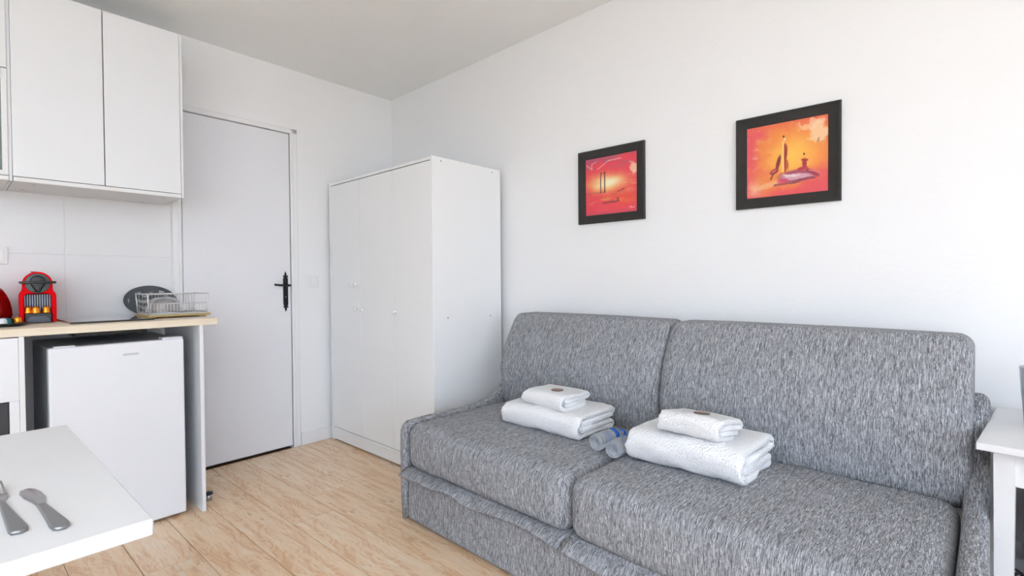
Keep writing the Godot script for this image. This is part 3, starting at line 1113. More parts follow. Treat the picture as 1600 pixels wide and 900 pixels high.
func paint_large(n: int) -> Image:
	var im := Image.create(n, n, false, Image.FORMAT_RGB8)
	var f := FastNoiseLite.new()
	f.seed = 4
	f.frequency = 3.2
	f.fractal_octaves = 4
	for y in n:
		for x in n:
			var u := (x + 0.5) / n
			var v := (y + 0.5) / n
			var a := f.get_noise_2d(u, v)
			var b := f.get_noise_2d(u * 2.2 + 9, v * 2.2)
			var c := Color(0.93, 0.42, 0.24)
			c = c.lerp(Color(0.97, 0.58, 0.18), glow(u + a * 0.1, v, 0.55, 0.45, 0.40, 0.42))
			c = c.lerp(Color(0.99, 0.76, 0.28), glow(u, v + a * 0.08, 0.58, 0.48, 0.28, 0.24) * 0.9)
			c = c.lerp(Color(0.91, 0.27, 0.38), clampf(1.25 - u * 5.0 + a * 1.2, 0, 1) * 0.75)
			c = c.lerp(Color(0.90, 0.24, 0.32), smoothstep(0.80, 1.0, v + (u - 0.5) * 0.25 + a * 0.1) * 0.8)
			c = c.lerp(Color(0.93, 0.36, 0.25), (1.0 - smoothstep(0.0, 0.14, v + a * 0.08)) * 0.6)
			c = c.lerp(Color(0.93, 0.50, 0.22), glow(u, v, 0.16, 0.78, 0.1, 0.16) * 0.8)
			c = c.lerp(Color(0.98, 0.74, 0.58), glow(u + b * 0.06, v, 0.10, 0.88, 0.09, 0.10) * 0.8)
			c = c.lerp(Color(0.97, 0.70, 0.60), clampf(b * 2.6 - 0.5, 0, 1) * glow(u, v, 0.13, 0.35, 0.14, 0.35) * 0.7)
			c = c.lerp(Color(0.99, 0.86, 0.68), blob(u + a * 0.12, v + b * 0.06, 0.88, 0.20, 0.11, 0.20) * 0.75)
			c = c.lerp(Color(0.99, 0.84, 0.66), blob(u + a * 0.1, v + b * 0.1, 0.76, 0.10, 0.16, 0.07) * 0.6)
			c = c.lerp(Color(0.55, 0.35, 0.26), blob(u, v, 0.885, 0.315, 0.012, 0.045, 0.3) * 0.7)
			# ground and draped rock
			c = c.lerp(Color(0.88, 0.28, 0.30), smoothstep(0.60, 0.72, v + a * 0.05) * smoothstep(0.55, 0.95, u) * 0.8)
			c = c.lerp(Color(0.96, 0.72, 0.50), blob(u + a * 0.05, v, 0.28, 0.84, 0.20, 0.05, -0.25) * 0.7)
			c = c.lerp(Color(0.62, 0.22, 0.32), blob(u, v + a * 0.02, 0.63, 0.755, 0.28, 0.105, 0.02))
			c = c.lerp(Color(0.86, 0.66, 0.72), blob(u, v + a * 0.03, 0.63, 0.765, 0.24, 0.055, 0.06) * 0.85)
			c = c.lerp(Color(0.93, 0.84, 0.82), blob(u, v + b * 0.03, 0.56, 0.74, 0.14, 0.022, 0.1) * 0.9)
			c = c.lerp(Color(0.84, 0.20, 0.42), blob(u, v + a * 0.04, 0.46, 0.80, 0.09, 0.035, -0.1) * 0.8)
			c = c.lerp(Color(0.45, 0.16, 0.24), stroke(u, v + a * 0.03, Vector2(0.36, 0.855), Vector2(0.84, 0.80), 0.02) * 0.7)
			# standing figure, seated figures
			c = c.lerp(Color(0.64, 0.14, 0.12), blob(u, v, 0.495, 0.42, 0.030, 0.14, 0.06))
			c = c.lerp(Color(0.72, 0.22, 0.12), blob(u, v, 0.505, 0.58, 0.035, 0.10, -0.1) * 0.8)
			c = c.lerp(Color(0.99, 0.80, 0.45), stroke(u, v, Vector2(0.468, 0.27), Vector2(0.463, 0.67), 0.018) * 0.95)
			c = c.lerp(Color(0.60, 0.14, 0.10), stroke(u, v, Vector2(0.487, 0.30), Vector2(0.492, 0.68), 0.013) * 0.9)
			c = c.lerp(Color(0.96, 0.88, 0.70), blob(u, v, 0.487, 0.235, 0.022, 0.025) * 0.7)
			c = c.lerp(Color(0.22, 0.10, 0.09), blob(u, v, 0.472, 0.195, 0.014, 0.020))
			c = c.lerp(Color(0.48, 0.10, 0.10), blob(u, v, 0.405, 0.55, 0.030, 0.14, 0.22))
			c = c.lerp(Color(0.58, 0.15, 0.16), blob(u, v, 0.355, 0.66, 0.075, 0.045, -0.45))
			c = c.lerp(Color(0.86, 0.40, 0.38), blob(u, v, 0.35, 0.655, 0.045, 0.018, -0.5) * 0.8)
			c = c.lerp(Color(0.32, 0.09, 0.10), stroke(u, v, Vector2(0.31, 0.76), Vector2(0.34, 0.70), 0.014) * 0.8)
			c = c.lerp(Color(0.62, 0.12, 0.16), blob(u, v, 0.725, 0.60, 0.034, 0.085))
			c = c.lerp(Color(0.62, 0.12, 0.16), stroke(u, v, Vector2(0.70, 0.55), Vector2(0.755, 0.56), 0.02) * 0.9)
			c = c.lerp(Color(0.70, 0.15, 0.20), blob(u, v, 0.70, 0.665, 0.085, 0.03, -0.15))
			c = c.lerp(Color(0.18, 0.07, 0.07), blob(u, v, 0.72, 0.475, 0.012, 0.020))
			c = c.lerp(Color(0.52, 0.12, 0.20), stroke(u, v, Vector2(0.76, 0.69), Vector2(0.88, 0.78), 0.028) * 0.8)
			c = c.lerp(Color(0.90, 0.45, 0.50), stroke(u, v, Vector2(0.78, 0.70), Vector2(0.90, 0.74), 0.012) * 0.8)
			im.set_pixel(x, y, c.lightened(0.09 + 0.06 * maxf(b, 0.0)))
	return im

func paint_small(n: int) -> Image:
	var im := Image.create(n, n, false, Image.FORMAT_RGB8)
	var f := FastNoiseLite.new()
	f.seed = 14
	f.frequency = 2.6
	f.fractal_octaves = 4
	for y in n:
		for x in n:
			var u := (x + 0.5) / n
			var v := (y + 0.5) / n
			var a := f.get_noise_2d(u, v)
			var b := f.get_noise_2d(u * 0.8 + 5, v * 3.5)
			var c := Color(0.92, 0.22, 0.29)
			c = c.lerp(Color(0.62, 0.30, 0.42), clampf(0.9 - v * 4.5 - u * 0.8 + a, 0, 1) * 0.8)
			c = c.lerp(Color(0.70, 0.30, 0.34), clampf(b * 2.0, 0, 1) * (1.0 - smoothstep(0.15, 0.3, v)) * 0.6)
			c = c.lerp(Color(0.97, 0.52, 0.22), glow(u, v + a * 0.06, 0.42, 0.48, 0.42, 0.17) * 0.9)
			c = c.lerp(Color(0.99, 0.86, 0.52), glow(u, v + a * 0.06, 0.42, 0.46, 0.32, 0.12))
			c = c.lerp(Color(1.0, 0.95, 0.80), glow(u + b * 0.1, v, 0.45, 0.46, 0.20, 0.08))
			c = c.lerp(Color(0.98, 0.84, 0.68), blob(u + a * 0.1, v + b * 0.05, 0.92, 0.28, 0.09, 0.14) * 0.8)
			c = c.lerp(Color(0.99, 0.80, 0.55), clampf(b * 3.0 - 0.2, 0, 1) * glow(u, v, 0.80, 0.52, 0.16, 0.12) * 0.8)
			c = c.lerp(Color(0.93, 0.30, 0.14), glow(u, v, 0.80, 0.76, 0.30, 0.12) * 0.7)
			c = c.lerp(Color(0.96, 0.52, 0.20), clampf(b * 2.5 - 0.1, 0, 1) * glow(u, v, 0.35, 0.74, 0.4, 0.10) * 0.8)
			c = c.lerp(Color(0.50, 0.20, 0.24), clampf(b * 3.2 - 0.3, 0, 1) * glow(u, v + 0.02, 0.25, 0.68, 0.35, 0.05) * 0.8)
			c = c.lerp(Color(0.40, 0.16, 0.22), stroke(u, v + a * 0.02, Vector2(0.36, 0.80), Vector2(0.66, 0.785), 0.018) * 0.75)
			c = c.lerp(Color(0.38, 0.14, 0.18), blob(u, v, 0.64, 0.755, 0.03, 0.03) * 0.7)
			c = c.lerp(Color(0.40, 0.16, 0.14), stroke(u, v + a * 0.02, Vector2(0.64, 0.635), Vector2(0.76, 0.60), 0.015) * 0.6)
			c = c.lerp(Color(0.78, 0.26, 0.34), smoothstep(0.90, 1.0, v + a * 0.04) * 0.6)
			for s in [[Vector2(0.13, 0.19), Vector2(0.12, 0.10), 0.014], [Vector2(0.02, 0.10), Vector2(0.13, 0.19), 0.014], [Vector2(0.12, 0.10), Vector2(0.22, 0.06), 0.012], [Vector2(0.24, 0.20), Vector2(0.46, 0.08), 0.014], [Vector2(0.46, 0.08), Vector2(0.70, 0.07), 0.016]]:
				c = c.lerp(Color(0.96, 0.66, 0.66), stroke(u, v, s[0], s[1], s[2]) * 0.7)
			for s in [[Vector2(0.305, 0.31), Vector2(0.305, 0.62), 0.013], [Vector2(0.385, 0.31), Vector2(0.385, 0.62), 0.015]]:
				c = c.lerp(Color(0.24, 0.10, 0.12), stroke(u, v, s[0], s[1], s[2]) * 0.9)
			c = c.lerp(Color(0.20, 0.08, 0.08), blob(u, v, 0.318, 0.285, 0.018, 0.022))
			c = c.lerp(Color(0.20, 0.08, 0.08), blob(u, v, 0.385, 0.280, 0.022, 0.022))
			for s in [[Vector2(0.86, 0.935), Vector2(0.885, 0.905)], [Vector2(0.885, 0.905), Vector2(0.905, 0.935)], [Vector2(0.905, 0.935), Vector2(0.955, 0.925)]]:
				c = c.lerp(Color(0.97, 0.70, 0.66), stroke(u, v, s[0], s[1], 0.010) * 0.8)
			im.set_pixel(x, y, c.lightened(0.10 + 0.06 * maxf(b, 0.0)))
	return im

func build_pictures() -> void:
	var labels := ["smaller looking left picture with red sunset and two thin figures", "right picture with orange sky and robed figures on draped rock"]
	labels[0] = "left dark framed picture of a red sunset with two thin figures"
	for i in 2:
		var zc: float = [1.902, 2.7175][i]
		# local: x right along the wall, y up, z out of the wall
		var t := thing("picture", labels[i], "picture", Vector3(0, 1.572, zc), -PI / 2, "framed pictures on the right wall")
		var o := 0.193
		var inn := 0.1495
		var st := flat()
		# mitred moulding: section goes (inset, height)
		var sec := [[0.0, 0.001], [0.0, 0.015], [0.003, 0.019], [0.009, 0.019], [0.011, 0.0165], [0.036, 0.011], [0.039, 0.012], [0.0435, 0.009], [0.0435, 0.001]]
		for k in sec.size():
			var p: Array = sec[k]
			var q: Array = sec[(k + 1) % sec.size()]
			var cs := [Vector2(-1, -1), Vector2(1, -1), Vector2(1, 1), Vector2(-1, 1)]
			for s in 4:
				var a: Vector2 = cs[s]
				var b: Vector2 = cs[(s + 1) % 4]
				var e := (a + b) * 0.5
				var dv := Vector2(q[0] - p[0], q[1] - p[1])
				var nn := Vector2(-dv.y, dv.x)
				quad(st, Vector3(a.x * (o - p[0]), a.y * (o - p[0]), p[1]), Vector3(b.x * (o - p[0]), b.y * (o - p[0]), p[1]), Vector3(b.x * (o - q[0]), b.y * (o - q[0]), q[1]), Vector3(a.x * (o - q[0]), a.y * (o - q[0]), q[1]), Vector3(-e.x * nn.x, -e.y * nn.x, nn.y))
		part("frame", st, M.frame_dark, t)
		st = flat()
		tri(st, Vector3(-inn, inn, 0.006), Vector3(inn, inn, 0.006), Vector3(inn, -inn, 0.006), Vector3.BACK, Vector2(0, 0), Vector2(1, 0), Vector2(1, 1))
		tri(st, Vector3(-inn, inn, 0.006), Vector3(inn, -inn, 0.006), Vector3(-inn, -inn, 0.006), Vector3.BACK, Vector2(0, 0), Vector2(1, 1), Vector2(0, 1))
		var m := mat("print%d" % i, Color.WHITE, 0.55)
		m.albedo_texture = ImageTexture.create_from_image(paint_small(300) if i == 0 else paint_large(360))
		m.texture_repeat = false
		part("canvas", st, m, t)

# ==================================================================== towels
func towel(called: String, label: String, group: String, at: Vector3, turn: float, len_z: float, dep: float, tk: float, sd: float, tilt := 0.0) -> void:
	# one cloth folded over itself; the section in xy is swept along z
	var path := PackedVector2Array()
	var xf := -dep / 2
	var xc := xf + 2.0 * tk
	var xb := dep / 2 - tk * 0.7
	var xt := xb + tk * 0.25
	var bot := xb - tk * 0.45
	for x in [xc - 0.1 * tk, (xc + bot) * 0.5, bot]:
		path.append(Vector2(x, 1.5 * tk))
	for i in range(1, 6):
		var a := PI / 2 - PI * i / 6
		path.append(Vector2(bot + cos(a) * 0.5 * tk, tk + sin(a) * 0.5 * tk))
	for x in [bot, lerpf(bot, xc, 0.33), lerpf(bot, xc, 0.66), xc]:
		path.append(Vector2(x, 0.5 * tk))
	for i in range(1, 10):
		var a := -PI / 2 - PI * i / 10
		path.append(Vector2(xc + cos(a) * 1.5 * tk * 1.05, 2.0 * tk + sin(a) * 1.5 * tk))
	for x in [xc, lerpf(xc, xt, 0.33), lerpf(xc, xt, 0.66), xt]:
		path.append(Vector2(x, 3.5 * tk))
	for i in range(1, 6):
		var a := PI / 2 - PI * i / 6
		path.append(Vector2(xt + cos(a) * 0.5 * tk, 3.0 * tk + sin(a) * 0.5 * tk))
	for x in [xt, (xc + xt) * 0.5, xc]:
		path.append(Vector2(x, 2.5 * tk))
	var n := path.size()
	var nor := PackedVector2Array()
	for i in n:
		var d := (path[mini(i + 1, n - 1)] - path[maxi(i - 1, 0)]).normalized()
		nor.append(Vector2(d.y, -d.x))
	var zs := [-1.0, -0.985, -0.96, -0.9, -0.75, -0.6, -0.45, -0.3, -0.15, 0.0, 0.15, 0.3, 0.45, 0.6, 0.75, 0.9, 0.96, 0.985, 1.0]
	var rings := []
	for zi in zs.size():
		var u: float = zs[zi]
		var e := 1.0 - absf(u)
		var ht := tk * 0.5 * (0.25 if e < 0.005 else (0.72 if e < 0.02 else (0.95 if e < 0.05 else 1.0)))
		var ring := PackedVector3Array()
		for side in 2:
			for k in n:
				var i := k if side == 0 else n - 1 - k
				var p := path[i]
				var z := u * len_z * 0.5 + wob.get_noise_3d(p.x * 9 + sd, p.y * 22, u * 0.6) * 0.018
				p += nor[i] * ht * (1.0 if side == 0 else -1.0)
				var w := Vector2(wob.get_noise_3d(p.x * 10 + sd, p.y * 14, z * 7), wob.get_noise_3d(p.y * 14, p.x * 10 + sd + 30, z * 7))
				p += w * tk * 0.34
				p.y *= 1.0 - 0.06 * u * u
				# the front lower edge presses flat on what it lies on
				p.y = maxf(p.y, 0.0)
				ring.append(Vector3(p.x, p.y, z))
		rings.append(ring)
	var st := soft()
	var m := 2 * n
	for a in rings.size() - 1:
		var ra: PackedVector3Array = rings[a]
		var rb: PackedVector3Array = rings[a + 1]
		for k in m:
			var k2 := (k + 1) % m
			var i := k if k < n else m - 1 - k
			var hint := Vector3(nor[i].x, nor[i].y, 0) * (1.0 if k < n else -1.0)
			if k == n - 1 or k == m - 1:
				hint = Vector3.RIGHT * (-1.0)
			quad(st, ra[k], ra[k2], rb[k2], rb[k], hint)
	for e in [0, rings.size() - 1]:
		var r: PackedVector3Array = rings[e]
		for k in n - 1:
			quad(st, r[k], r[k + 1], r[m - 2 - k], r[m - 1 - k], Vector3(0, 0, -1.0 if e == 0 else 1.0))
	var o := single(called, st, M.terry, label, "towel", at, group)
	o.rotation = Vector3(0, turn, tilt)

func build_towels() -> void:
	towel("bath_towel", "large folded white bath towel on the left sofa cushion", "folded bath towels on the sofa", Vector3(-0.556, 0.4520, 1.950), -0.02, 0.400, 0.280, 0.0245, 0.0)
	towel("hand_towel", "small folded white towel topping the left towel pile", "folded hand towels on the bath towels", Vector3(-0.566, 0.5420, 1.950), -0.10, 0.222, 0.185, 0.0172, 60.0, -0.03)
	towel("bath_towel", "large folded white bath towel on the right sofa cushion", "folded bath towels on the sofa", Vector3(-0.604, 0.4520, 2.578), -0.05, 0.390, 0.285, 0.0282, 120.0)
	towel("hand_towel", "small folded white towel topping the right towel pile", "folded hand towels on the bath towels", Vector3(-0.640, 0.5600, 2.592), -0.08, 0.208, 0.190, 0.0175, 180.0, -0.16)
	for s in [[Vector3(-0.580, 0.6110, 1.972), "round brown soap packet on the left hand towel"], [Vector3(-0.622, 0.6270, 2.600), "round brown soap packet on the right hand towel"]]:
		var t := thing("soap_packet", s[1], "soap", s[0], 0.3, "soap packets on the hand towels")
		t.rotation.z = -0.03 if s[0].z < 2.3 else -0.16
		var st := soft()
		lathe(st, PackedVector2Array([Vector2(0, 0), Vector2(0.022, 0.0), Vector2(0.026, 0.002), Vector2(0.026, 0.0035), Vector2(0.022, 0.005), Vector2(0, 0.0053)]), Transform3D.IDENTITY, 24)
		part("wrapper", st, M.soap_paper, t)
		st = soft()
		lathe(st, PackedVector2Array([Vector2(0.0262, 0.0012), Vector2(0.0266, 0.0022), Vector2(0.0262, 0.0036), Vector2(0.024, 0.0048)]), Transform3D.IDENTITY, 24)
		part("band", st, M.soap_band, t)

func build_bottles() -> void:
	var lab := ["small clear water bottle lying beside the left towel pile", "small clear water bottle lying beside the right towel pile"]
	for i in 2:
		var at: Vector3 = [Vector3(-0.724, 0.4800, 2.243), Vector3(-0.754, 0.4800, 2.333)][i]
		var t := thing("water_bottle", lab[i], "bottle", at, [-0.10, -0.03][i], "water bottles between the towels")
		var xf := Transform3D(Basis(Vector3.BACK, -PI / 2), Vector3.ZERO)   # axis along +x
		var st := soft()
		var pr := PackedVector2Array([Vector2(0, 0.009), Vector2(0.008, 0.008), Vector2(0.015, 0.003), Vector2(0.022, 0.0), Vector2(0.0285, 0.003), Vector2(0.0305, 0.010)])
		for k in 7:
			var y := 0.016 + k * 0.011
			pr.append_array([Vector2(0.0310, y), Vector2(0.0305, y + 0.0025), Vector2(0.0275, y + 0.0050), Vector2(0.0305, y + 0.0078)])
		pr.append_array([Vector2(0.0308, 0.098), Vector2(0.0305, 0.118), Vector2(0.026, 0.135), Vector2(0.017, 0.150), Vector2(0.0125, 0.157), Vector2(0.0122, 0.166), Vector2(0.0, 0.1662)])
		lathe(st, pr, xf, 32)
		part("body", st, M.water, t)
		st = soft()
		lathe(st, PackedVector2Array([Vector2(0.0311, 0.095), Vector2(0.0313, 0.097), Vector2(0.0311, 0.119), Vector2(0.0307, 0.1195)]), xf, 32)
		part("label", st, M.bottle_blue, t)
		st = soft()
		lathe(st, PackedVector2Array([Vector2(0, 0.1664), Vector2(0.0146, 0.1664), Vector2(0.0148, 0.180), Vector2(0.0138, 0.1815), Vector2(0, 0.1815)]), xf, 20)
		part("cap", st, M.bottle_blue, t)

# ==================================================================== things on the worktop
func capsule(label: String, at: Vector3, m: Material, tilt := 0.0, group := "") -> void:
	var t := thing("coffee_capsule", label, "capsule", at, 0.0, group)
	var xf := Transform3D(Basis(Vector3.RIGHT, tilt), Vector3.ZERO)
	var st := soft()
	lathe(st, PackedVector2Array([Vector2(0.0148, 0.0012), Vector2(0.0140, 0.006), Vector2(0.0118, 0.022), Vector2(0.0095, 0.0265), Vector2(0.004, 0.0285), Vector2(0, 0.0285)]), xf, 24)
	part("body", st, m, t)
	st = soft()
	lathe(st, PackedVector2Array([Vector2(0, 0), Vector2(0.0180, 0), Vector2(0.0185, 0.0006), Vector2(0.0180, 0.0012), Vector2(0.0145, 0.0012)]), xf, 24)
	part("rim", st, m, t)

func build_counter_things() -> void:
	var Y := 0.912
	# ------------------------------------------------ coffee machine, front at z = 0
	var t := thing("coffee_machine", "small red capsule coffee machine with gold capsules on its tray", "coffee machine", Vector3(-2.0205, Y, 0.262), -0.07)
	# outline seen from the front
	var ol := PackedVector2Array([Vector2(-0.0585, 0.004), Vector2(0.0585, 0.004), Vector2(0.0592, 0.06), Vector2(0.0590, 0.118), Vector2(0.0560, 0.131), Vector2(0.0500, 0.139), Vector2(0.0478, 0.150)])
	for i in 13:
		var a := PI * i / 12
		ol.append(Vector2(cos(a) * 0.0475, 0.172 + sin(a) * 0.050))
	ol.append_array([Vector2(-0.0478, 0.150), Vector2(-0.0500, 0.139), Vector2(-0.0560, 0.131), Vector2(-0.0590, 0.118), Vector2(-0.0592, 0.06)])
	# opening of the cup bay
	var bay := PackedVector2Array([Vector2(-0.0435, -0.02), Vector2(0.0435, -0.02), Vector2(0.0435, 0.112), Vector2(0.040, 0.122), Vector2(0.032, 0.127), Vector2(0, 0.129), Vector2(-0.032, 0.127), Vector2(-0.040, 0.122), Vector2(-0.0435, 0.112)])
	var shell: PackedVector2Array = Geometry2D.clip_polygons(ol, bay)[0]
	var st := flat()
	slab(st, shell, -0.085, 0.0, 0.003, Transform3D.IDENTITY, 3)
	slab(st, ol, -0.285, -0.0845, 0.004, Transform3D.IDENTITY, 2)
	part("body", st, M.red_gloss, t)
	st = soft()
	slab(st, ellipse(0.0405, 0.0425, 36, Vector2(0, 0.172)), -0.004, 0.003, 0.002, Transform3D.IDENTITY, 2)
	part("front_plate", st, M.recess_grey, t)
	st = soft()
	var nose := PackedVector2Array([Vector2(-0.026, 0.180), Vector2(-0.022, 0.194), Vector2(-0.012, 0.203), Vector2(0, 0.206), Vector2(0.012, 0.203), Vector2(0.022, 0.194), Vector2(0.026, 0.180), Vector2(0.022, 0.164), Vector2(0.012, 0.146), Vector2(0.006, 0.135), Vector2(-0.006, 0.135), Vector2(-0.012, 0.146), Vector2(-0.022, 0.164)])
	slab(st, nose, 0.002, 0.016, 0.006, Transform3D.IDENTITY, 3)
	part("spout_head", st, M.black_plastic, t)
	st = soft()
	slab(st, round_rect(0.118, 0.010, 0.004), 0.004, 0.024, 0.003, Transform3D(Basis(), Vector3(0, 0.176, 0)), 3)
	part("lever", st, M.black_plastic, t)
	st = flat()
	slab(st, round_rect(0.020, 0.004, 0.0015), -0.10, -0.08, 0.001, Transform3D(Basis(), Vector3(-0.010, 0.2225, 0)), 2)
	part("button", st, M.black_plastic, t)
	st = flat()
	box(st, Vector3(-0.0434, 0.046, -0.0842), Vector3(0.0434, 0.124, -0.080), 0.0)
	part("bay_back", st, M.black_plastic, t)
	for i in 11:
		st = flat()
		cbox(st, Vector3(-0.040 + i * 0.008, 0.085, -0.0775), Vector3(0.0030, 0.076, 0.005), 0.001)
		part("slat", st, M.slat_grey, t)
	st = flat()
	box(st, Vector3(-0.0430, 0.003, -0.083), Vector3(0.0430, 0.0445, 0.012), 0.003)
	var dt := part("drip_tray", st, M.black_plastic, t)
	st = soft()
	slab(st, PackedVector2Array([Vector2(-0.041, 0.003), Vector2(0.041, 0.003), Vector2(0.034, 0.022), Vector2(0.024, 0.031), Vector2(-0.024, 0.031), Vector2(-0.034, 0.022)]), 0.010, 0.0145, 0.0015, Transform3D.IDENTITY, 2)
	part("tray_front", st, M.slate, dt)
	capsule("gold coffee capsule at the left of the machine tray", Vector3(-2.0505, 0.9565, 0.246), M.gold, 0.0, "gold capsules on the machine tray")
	capsule("gold coffee capsule in the middle of the machine tray", Vector3(-2.0290, 0.9565, 0.262), M.gold, 0.0, "gold capsules on the machine tray")
	capsule("gold coffee capsule at the right of the machine tray", Vector3(-1.9945, 0.9565, 0.255), M.gold, 0.0, "gold capsules on the machine tray")
	# ------------------------------------------------ kettle, mostly outside the frame
	t = thing("kettle", "glossy dark red kettle at the left end of the worktop", "kettle", Vector3(-2.186, Y, 0.170))
	st = soft()
	lathe(st, PackedVector2Array([Vector2(0.088, 0.022), Vector2(0.093, 0.035), Vector2(0.092, 0.06), Vector2(0.086, 0.095), Vector2(0.076, 0.125), Vector2(0.064, 0.147), Vector2(0.052, 0.160), Vector2(0.045, 0.164)]), Transform3D.IDENTITY, 40)
	part("body", st, M.kettle_red, t)
	st = soft()
	lathe(st, PackedVector2Array([Vector2(0.0, 0.166), Vector2(0.046, 0.164), Vector2(0.044, 0.169), Vector2(0.02, 0.174), Vector2(0.012, 0.178), Vector2(0.016, 0.184), Vector2(0.012, 0.189), Vector2(0, 0.190)]), Transform3D.IDENTITY, 28)
	part("lid", st, M.black_plastic, t)
	st = soft()
	lathe(st, PackedVector2Array([Vector2(0, 0), Vector2(0.094, 0), Vector2(0.096, 0.006), Vector2(0.094, 0.018), Vector2(0.088, 0.022), Vector2(0, 0.022)]), Transform3D.IDENTITY, 40)
	part("base", st, M.black_plastic, t)
	st = soft()
	tube(st, PackedVector3Array([Vector3(-0.05, 0.155, 0), Vector3(-0.09, 0.175, 0), Vector3(-0.13, 0.16, 0), Vector3(-0.145, 0.11, 0), Vector3(-0.125, 0.06, 0), Vector3(-0.092, 0.045, 0)]), 0.009, 10)
	part("handle", st, M.black_plastic, t)
	# ------------------------------------------------ dish of capsules
	st = soft()
	lathe(st, PackedVector2Array([Vector2(0, 0), Vector2(0.045, 0), Vector2(0.062, 0.005), Vector2(0.072, 0.013), Vector2(0.070, 0.0145), Vector2(0.060, 0.0075), Vector2(0.044, 0.0035), Vector2(0, 0.0035)]), Transform3D.IDENTITY, 36)
	single("capsule_dish", st, M.black_plastic, "shallow black dish of coffee capsules in front of the kettle", "dish", Vector3(-2.132, Y, 0.372))
	capsule("gold coffee capsule lying in the black dish", Vector3(-2.093, Y + 0.0085, 0.372), M.gold, 0.25)
	capsule("teal coffee capsule lying in the black dish", Vector3(-2.122, Y + 0.0045, 0.378), M.teal, 0.0, "teal capsules in the black dish")
	capsule("teal coffee capsule at the frame edge in the black dish", Vector3(-2.155, Y + 0.0045, 0.362), M.teal, 0.0, "teal capsules in the black dish")
	capsule("white coffee capsule at the front of the black dish", Vector3(-2.138, Y + 0.0060, 0.412), M.pod_white)
	capsule("dark purple coffee capsule behind the teal ones", Vector3(-2.128, Y + 0.0060, 0.338), M.purple)
	# ------------------------------------------------ oval openwork trivet leaning on the tiles
	var cs := CSGPolygon3D.new()
	cs.name = numbered("oval_trivet")
	cs.polygon = ellipse(0.1165, 0.079, 48)
	cs.depth = 0.008
	cs.material = M.trivet_grey
	var holes := [ellipse(0.0045, 0.015, 14, Vector2(-0.094, -0.004)),
		PackedVector2Array([Vector2(-0.066, 0.037), Vector2(-0.038, 0.052), Vector2(-0.040, 0.038), Vector2(-0.028, 0.027), Vector2(-0.012, 0.030), Vector2(-0.004, 0.046), Vector2(0.018, 0.058), Vector2(0.006, 0.038), Vector2(-0.006, 0.020), Vector2(-0.030, 0.014), Vector2(-0.046, 0.030)]),
		PackedVector2Array([Vector2(0.034, 0.060), Vector2(0.062, 0.052), Vector2(0.066, 0.044), Vector2(0.046, 0.040), Vector2(0.036, 0.030)]),
		PackedVector2Array([Vector2(0.060, 0.034), Vector2(0.084, 0.028), Vector2(0.094, 0.014), Vector2(0.070, 0.018), Vector2(0.052, 0.020)]),
		PackedVector2Array([Vector2(-0.070, 0.008), Vector2(-0.030, 0.002), Vector2(0.010, 0.006), Vector2(0.010, -0.008), Vector2(-0.030, -0.016), Vector2(-0.062, -0.008)]),
		PackedVector2Array([Vector2(0.024, 0.008), Vector2(0.070, 0.006), Vector2(0.088, -0.006), Vector2(0.060, -0.018), Vector2(0.026, -0.010)]),
		PackedVector2Array([Vector2(-0.060, -0.024), Vector2(-0.020, -0.030), Vector2(0.020, -0.026), Vector2(0.056, -0.032), Vector2(0.030, -0.052), Vector2(-0.034, -0.052)])]
	for hh in holes:
		var c := CSGPolygon3D.new()
		c.name = "cutout"
		c.polygon = hh
		c.depth = 0.03
		c.operation = CSGShape3D.OPERATION_SUBTRACTION
		c.position = Vector3(0, 0, 0.011)
		c.material = M.trivet_grey
		cs.add_child(c, true)
	add_child(cs, true)
	cs.position = Vector3(-1.5655, Y + 0.0785, 0.048)
	cs.rotation = Vector3(deg_to_rad(-11), 0, deg_to_rad(-3))
	tag(cs, "dark grey oval openwork trivet leaning on the backsplash tiles", "trivet")
	# ------------------------------------------------ tray, rack, bowl
	t = thing("drying_tray", "low bamboo tray with white top under the wire rack", "tray", Vector3(-1.535, Y, 0.290), 0.0)
	st = flat()
	box(st, Vector3(-0.118, 0.0055, -0.13), Vector3(0.142, 0.017, 0.105), 0.003)
	part("rim", st, M.bamboo, t)
	st = flat()
	box(st, Vector3(-0.112, 0.0165, -0.124), Vector3(0.136, 0.0195, 0.099), 0.001)
	part("drip_plate", st, M.drip, t)
	for c in [[-0.1, -0.11], [0.12, -0.11], [-0.1, 0.085], [0.12, 0.085]]:
		st = flat()
		cbox(st, Vector3(c[0], 0.003, c[1]), Vector3(0.016, 0.006, 0.016), 0.001)
		part("foot", st, M.bamboo, t)
	var rk := thing("wire_rack", "open chrome wire dish rack on the bamboo tray", "dish rack", Vector3(-1.535, Y + 0.0195, 0.290))
	var x0 := -0.115
	var x1 := 0.130
	var z0 := -0.115
	var z1 := 0.085
	var hgt := 0.096
	for yy in [0.0045, hgt]:
		st = soft()
		var g := 0.006 if yy > 0.05 else 0.0
		tube(st, PackedVector3Array([Vector3(x0 - g, yy, z0 - g), Vector3(x1 + g, yy, z0 - g), Vector3(x1 + g, yy, z1 + g), Vector3(x0 - g, yy, z1 + g)]), 0.0022, 8, true)
		part("rail", st, M.chrome, rk)
	for c in [[x0, z0], [x1, z0], [x1, z1], [x0, z1]]:
		st = soft()
		rod(st, Vector3(c[0], 0.0, c[1]), Vector3(c[0] + signf(c[0]) * 0.006, hgt + 0.005, c[1] + signf(c[1]) * 0.006), 0.003, 8)
		part("post", st, M.chrome, rk)
	for i in 18:
		st = soft()
		var x := lerpf(x0, x1, (i + 0.5) / 18.0)
		tube(st, PackedVector3Array([Vector3(x, hgt, z0 - 0.006), Vector3(x, 0.0045, z0), Vector3(x, 0.0045, z1), Vector3(x, 0.050, z1 + 0.003)]), 0.0012, 6)
		part("wire", st, M.chrome, rk)
	st = soft()
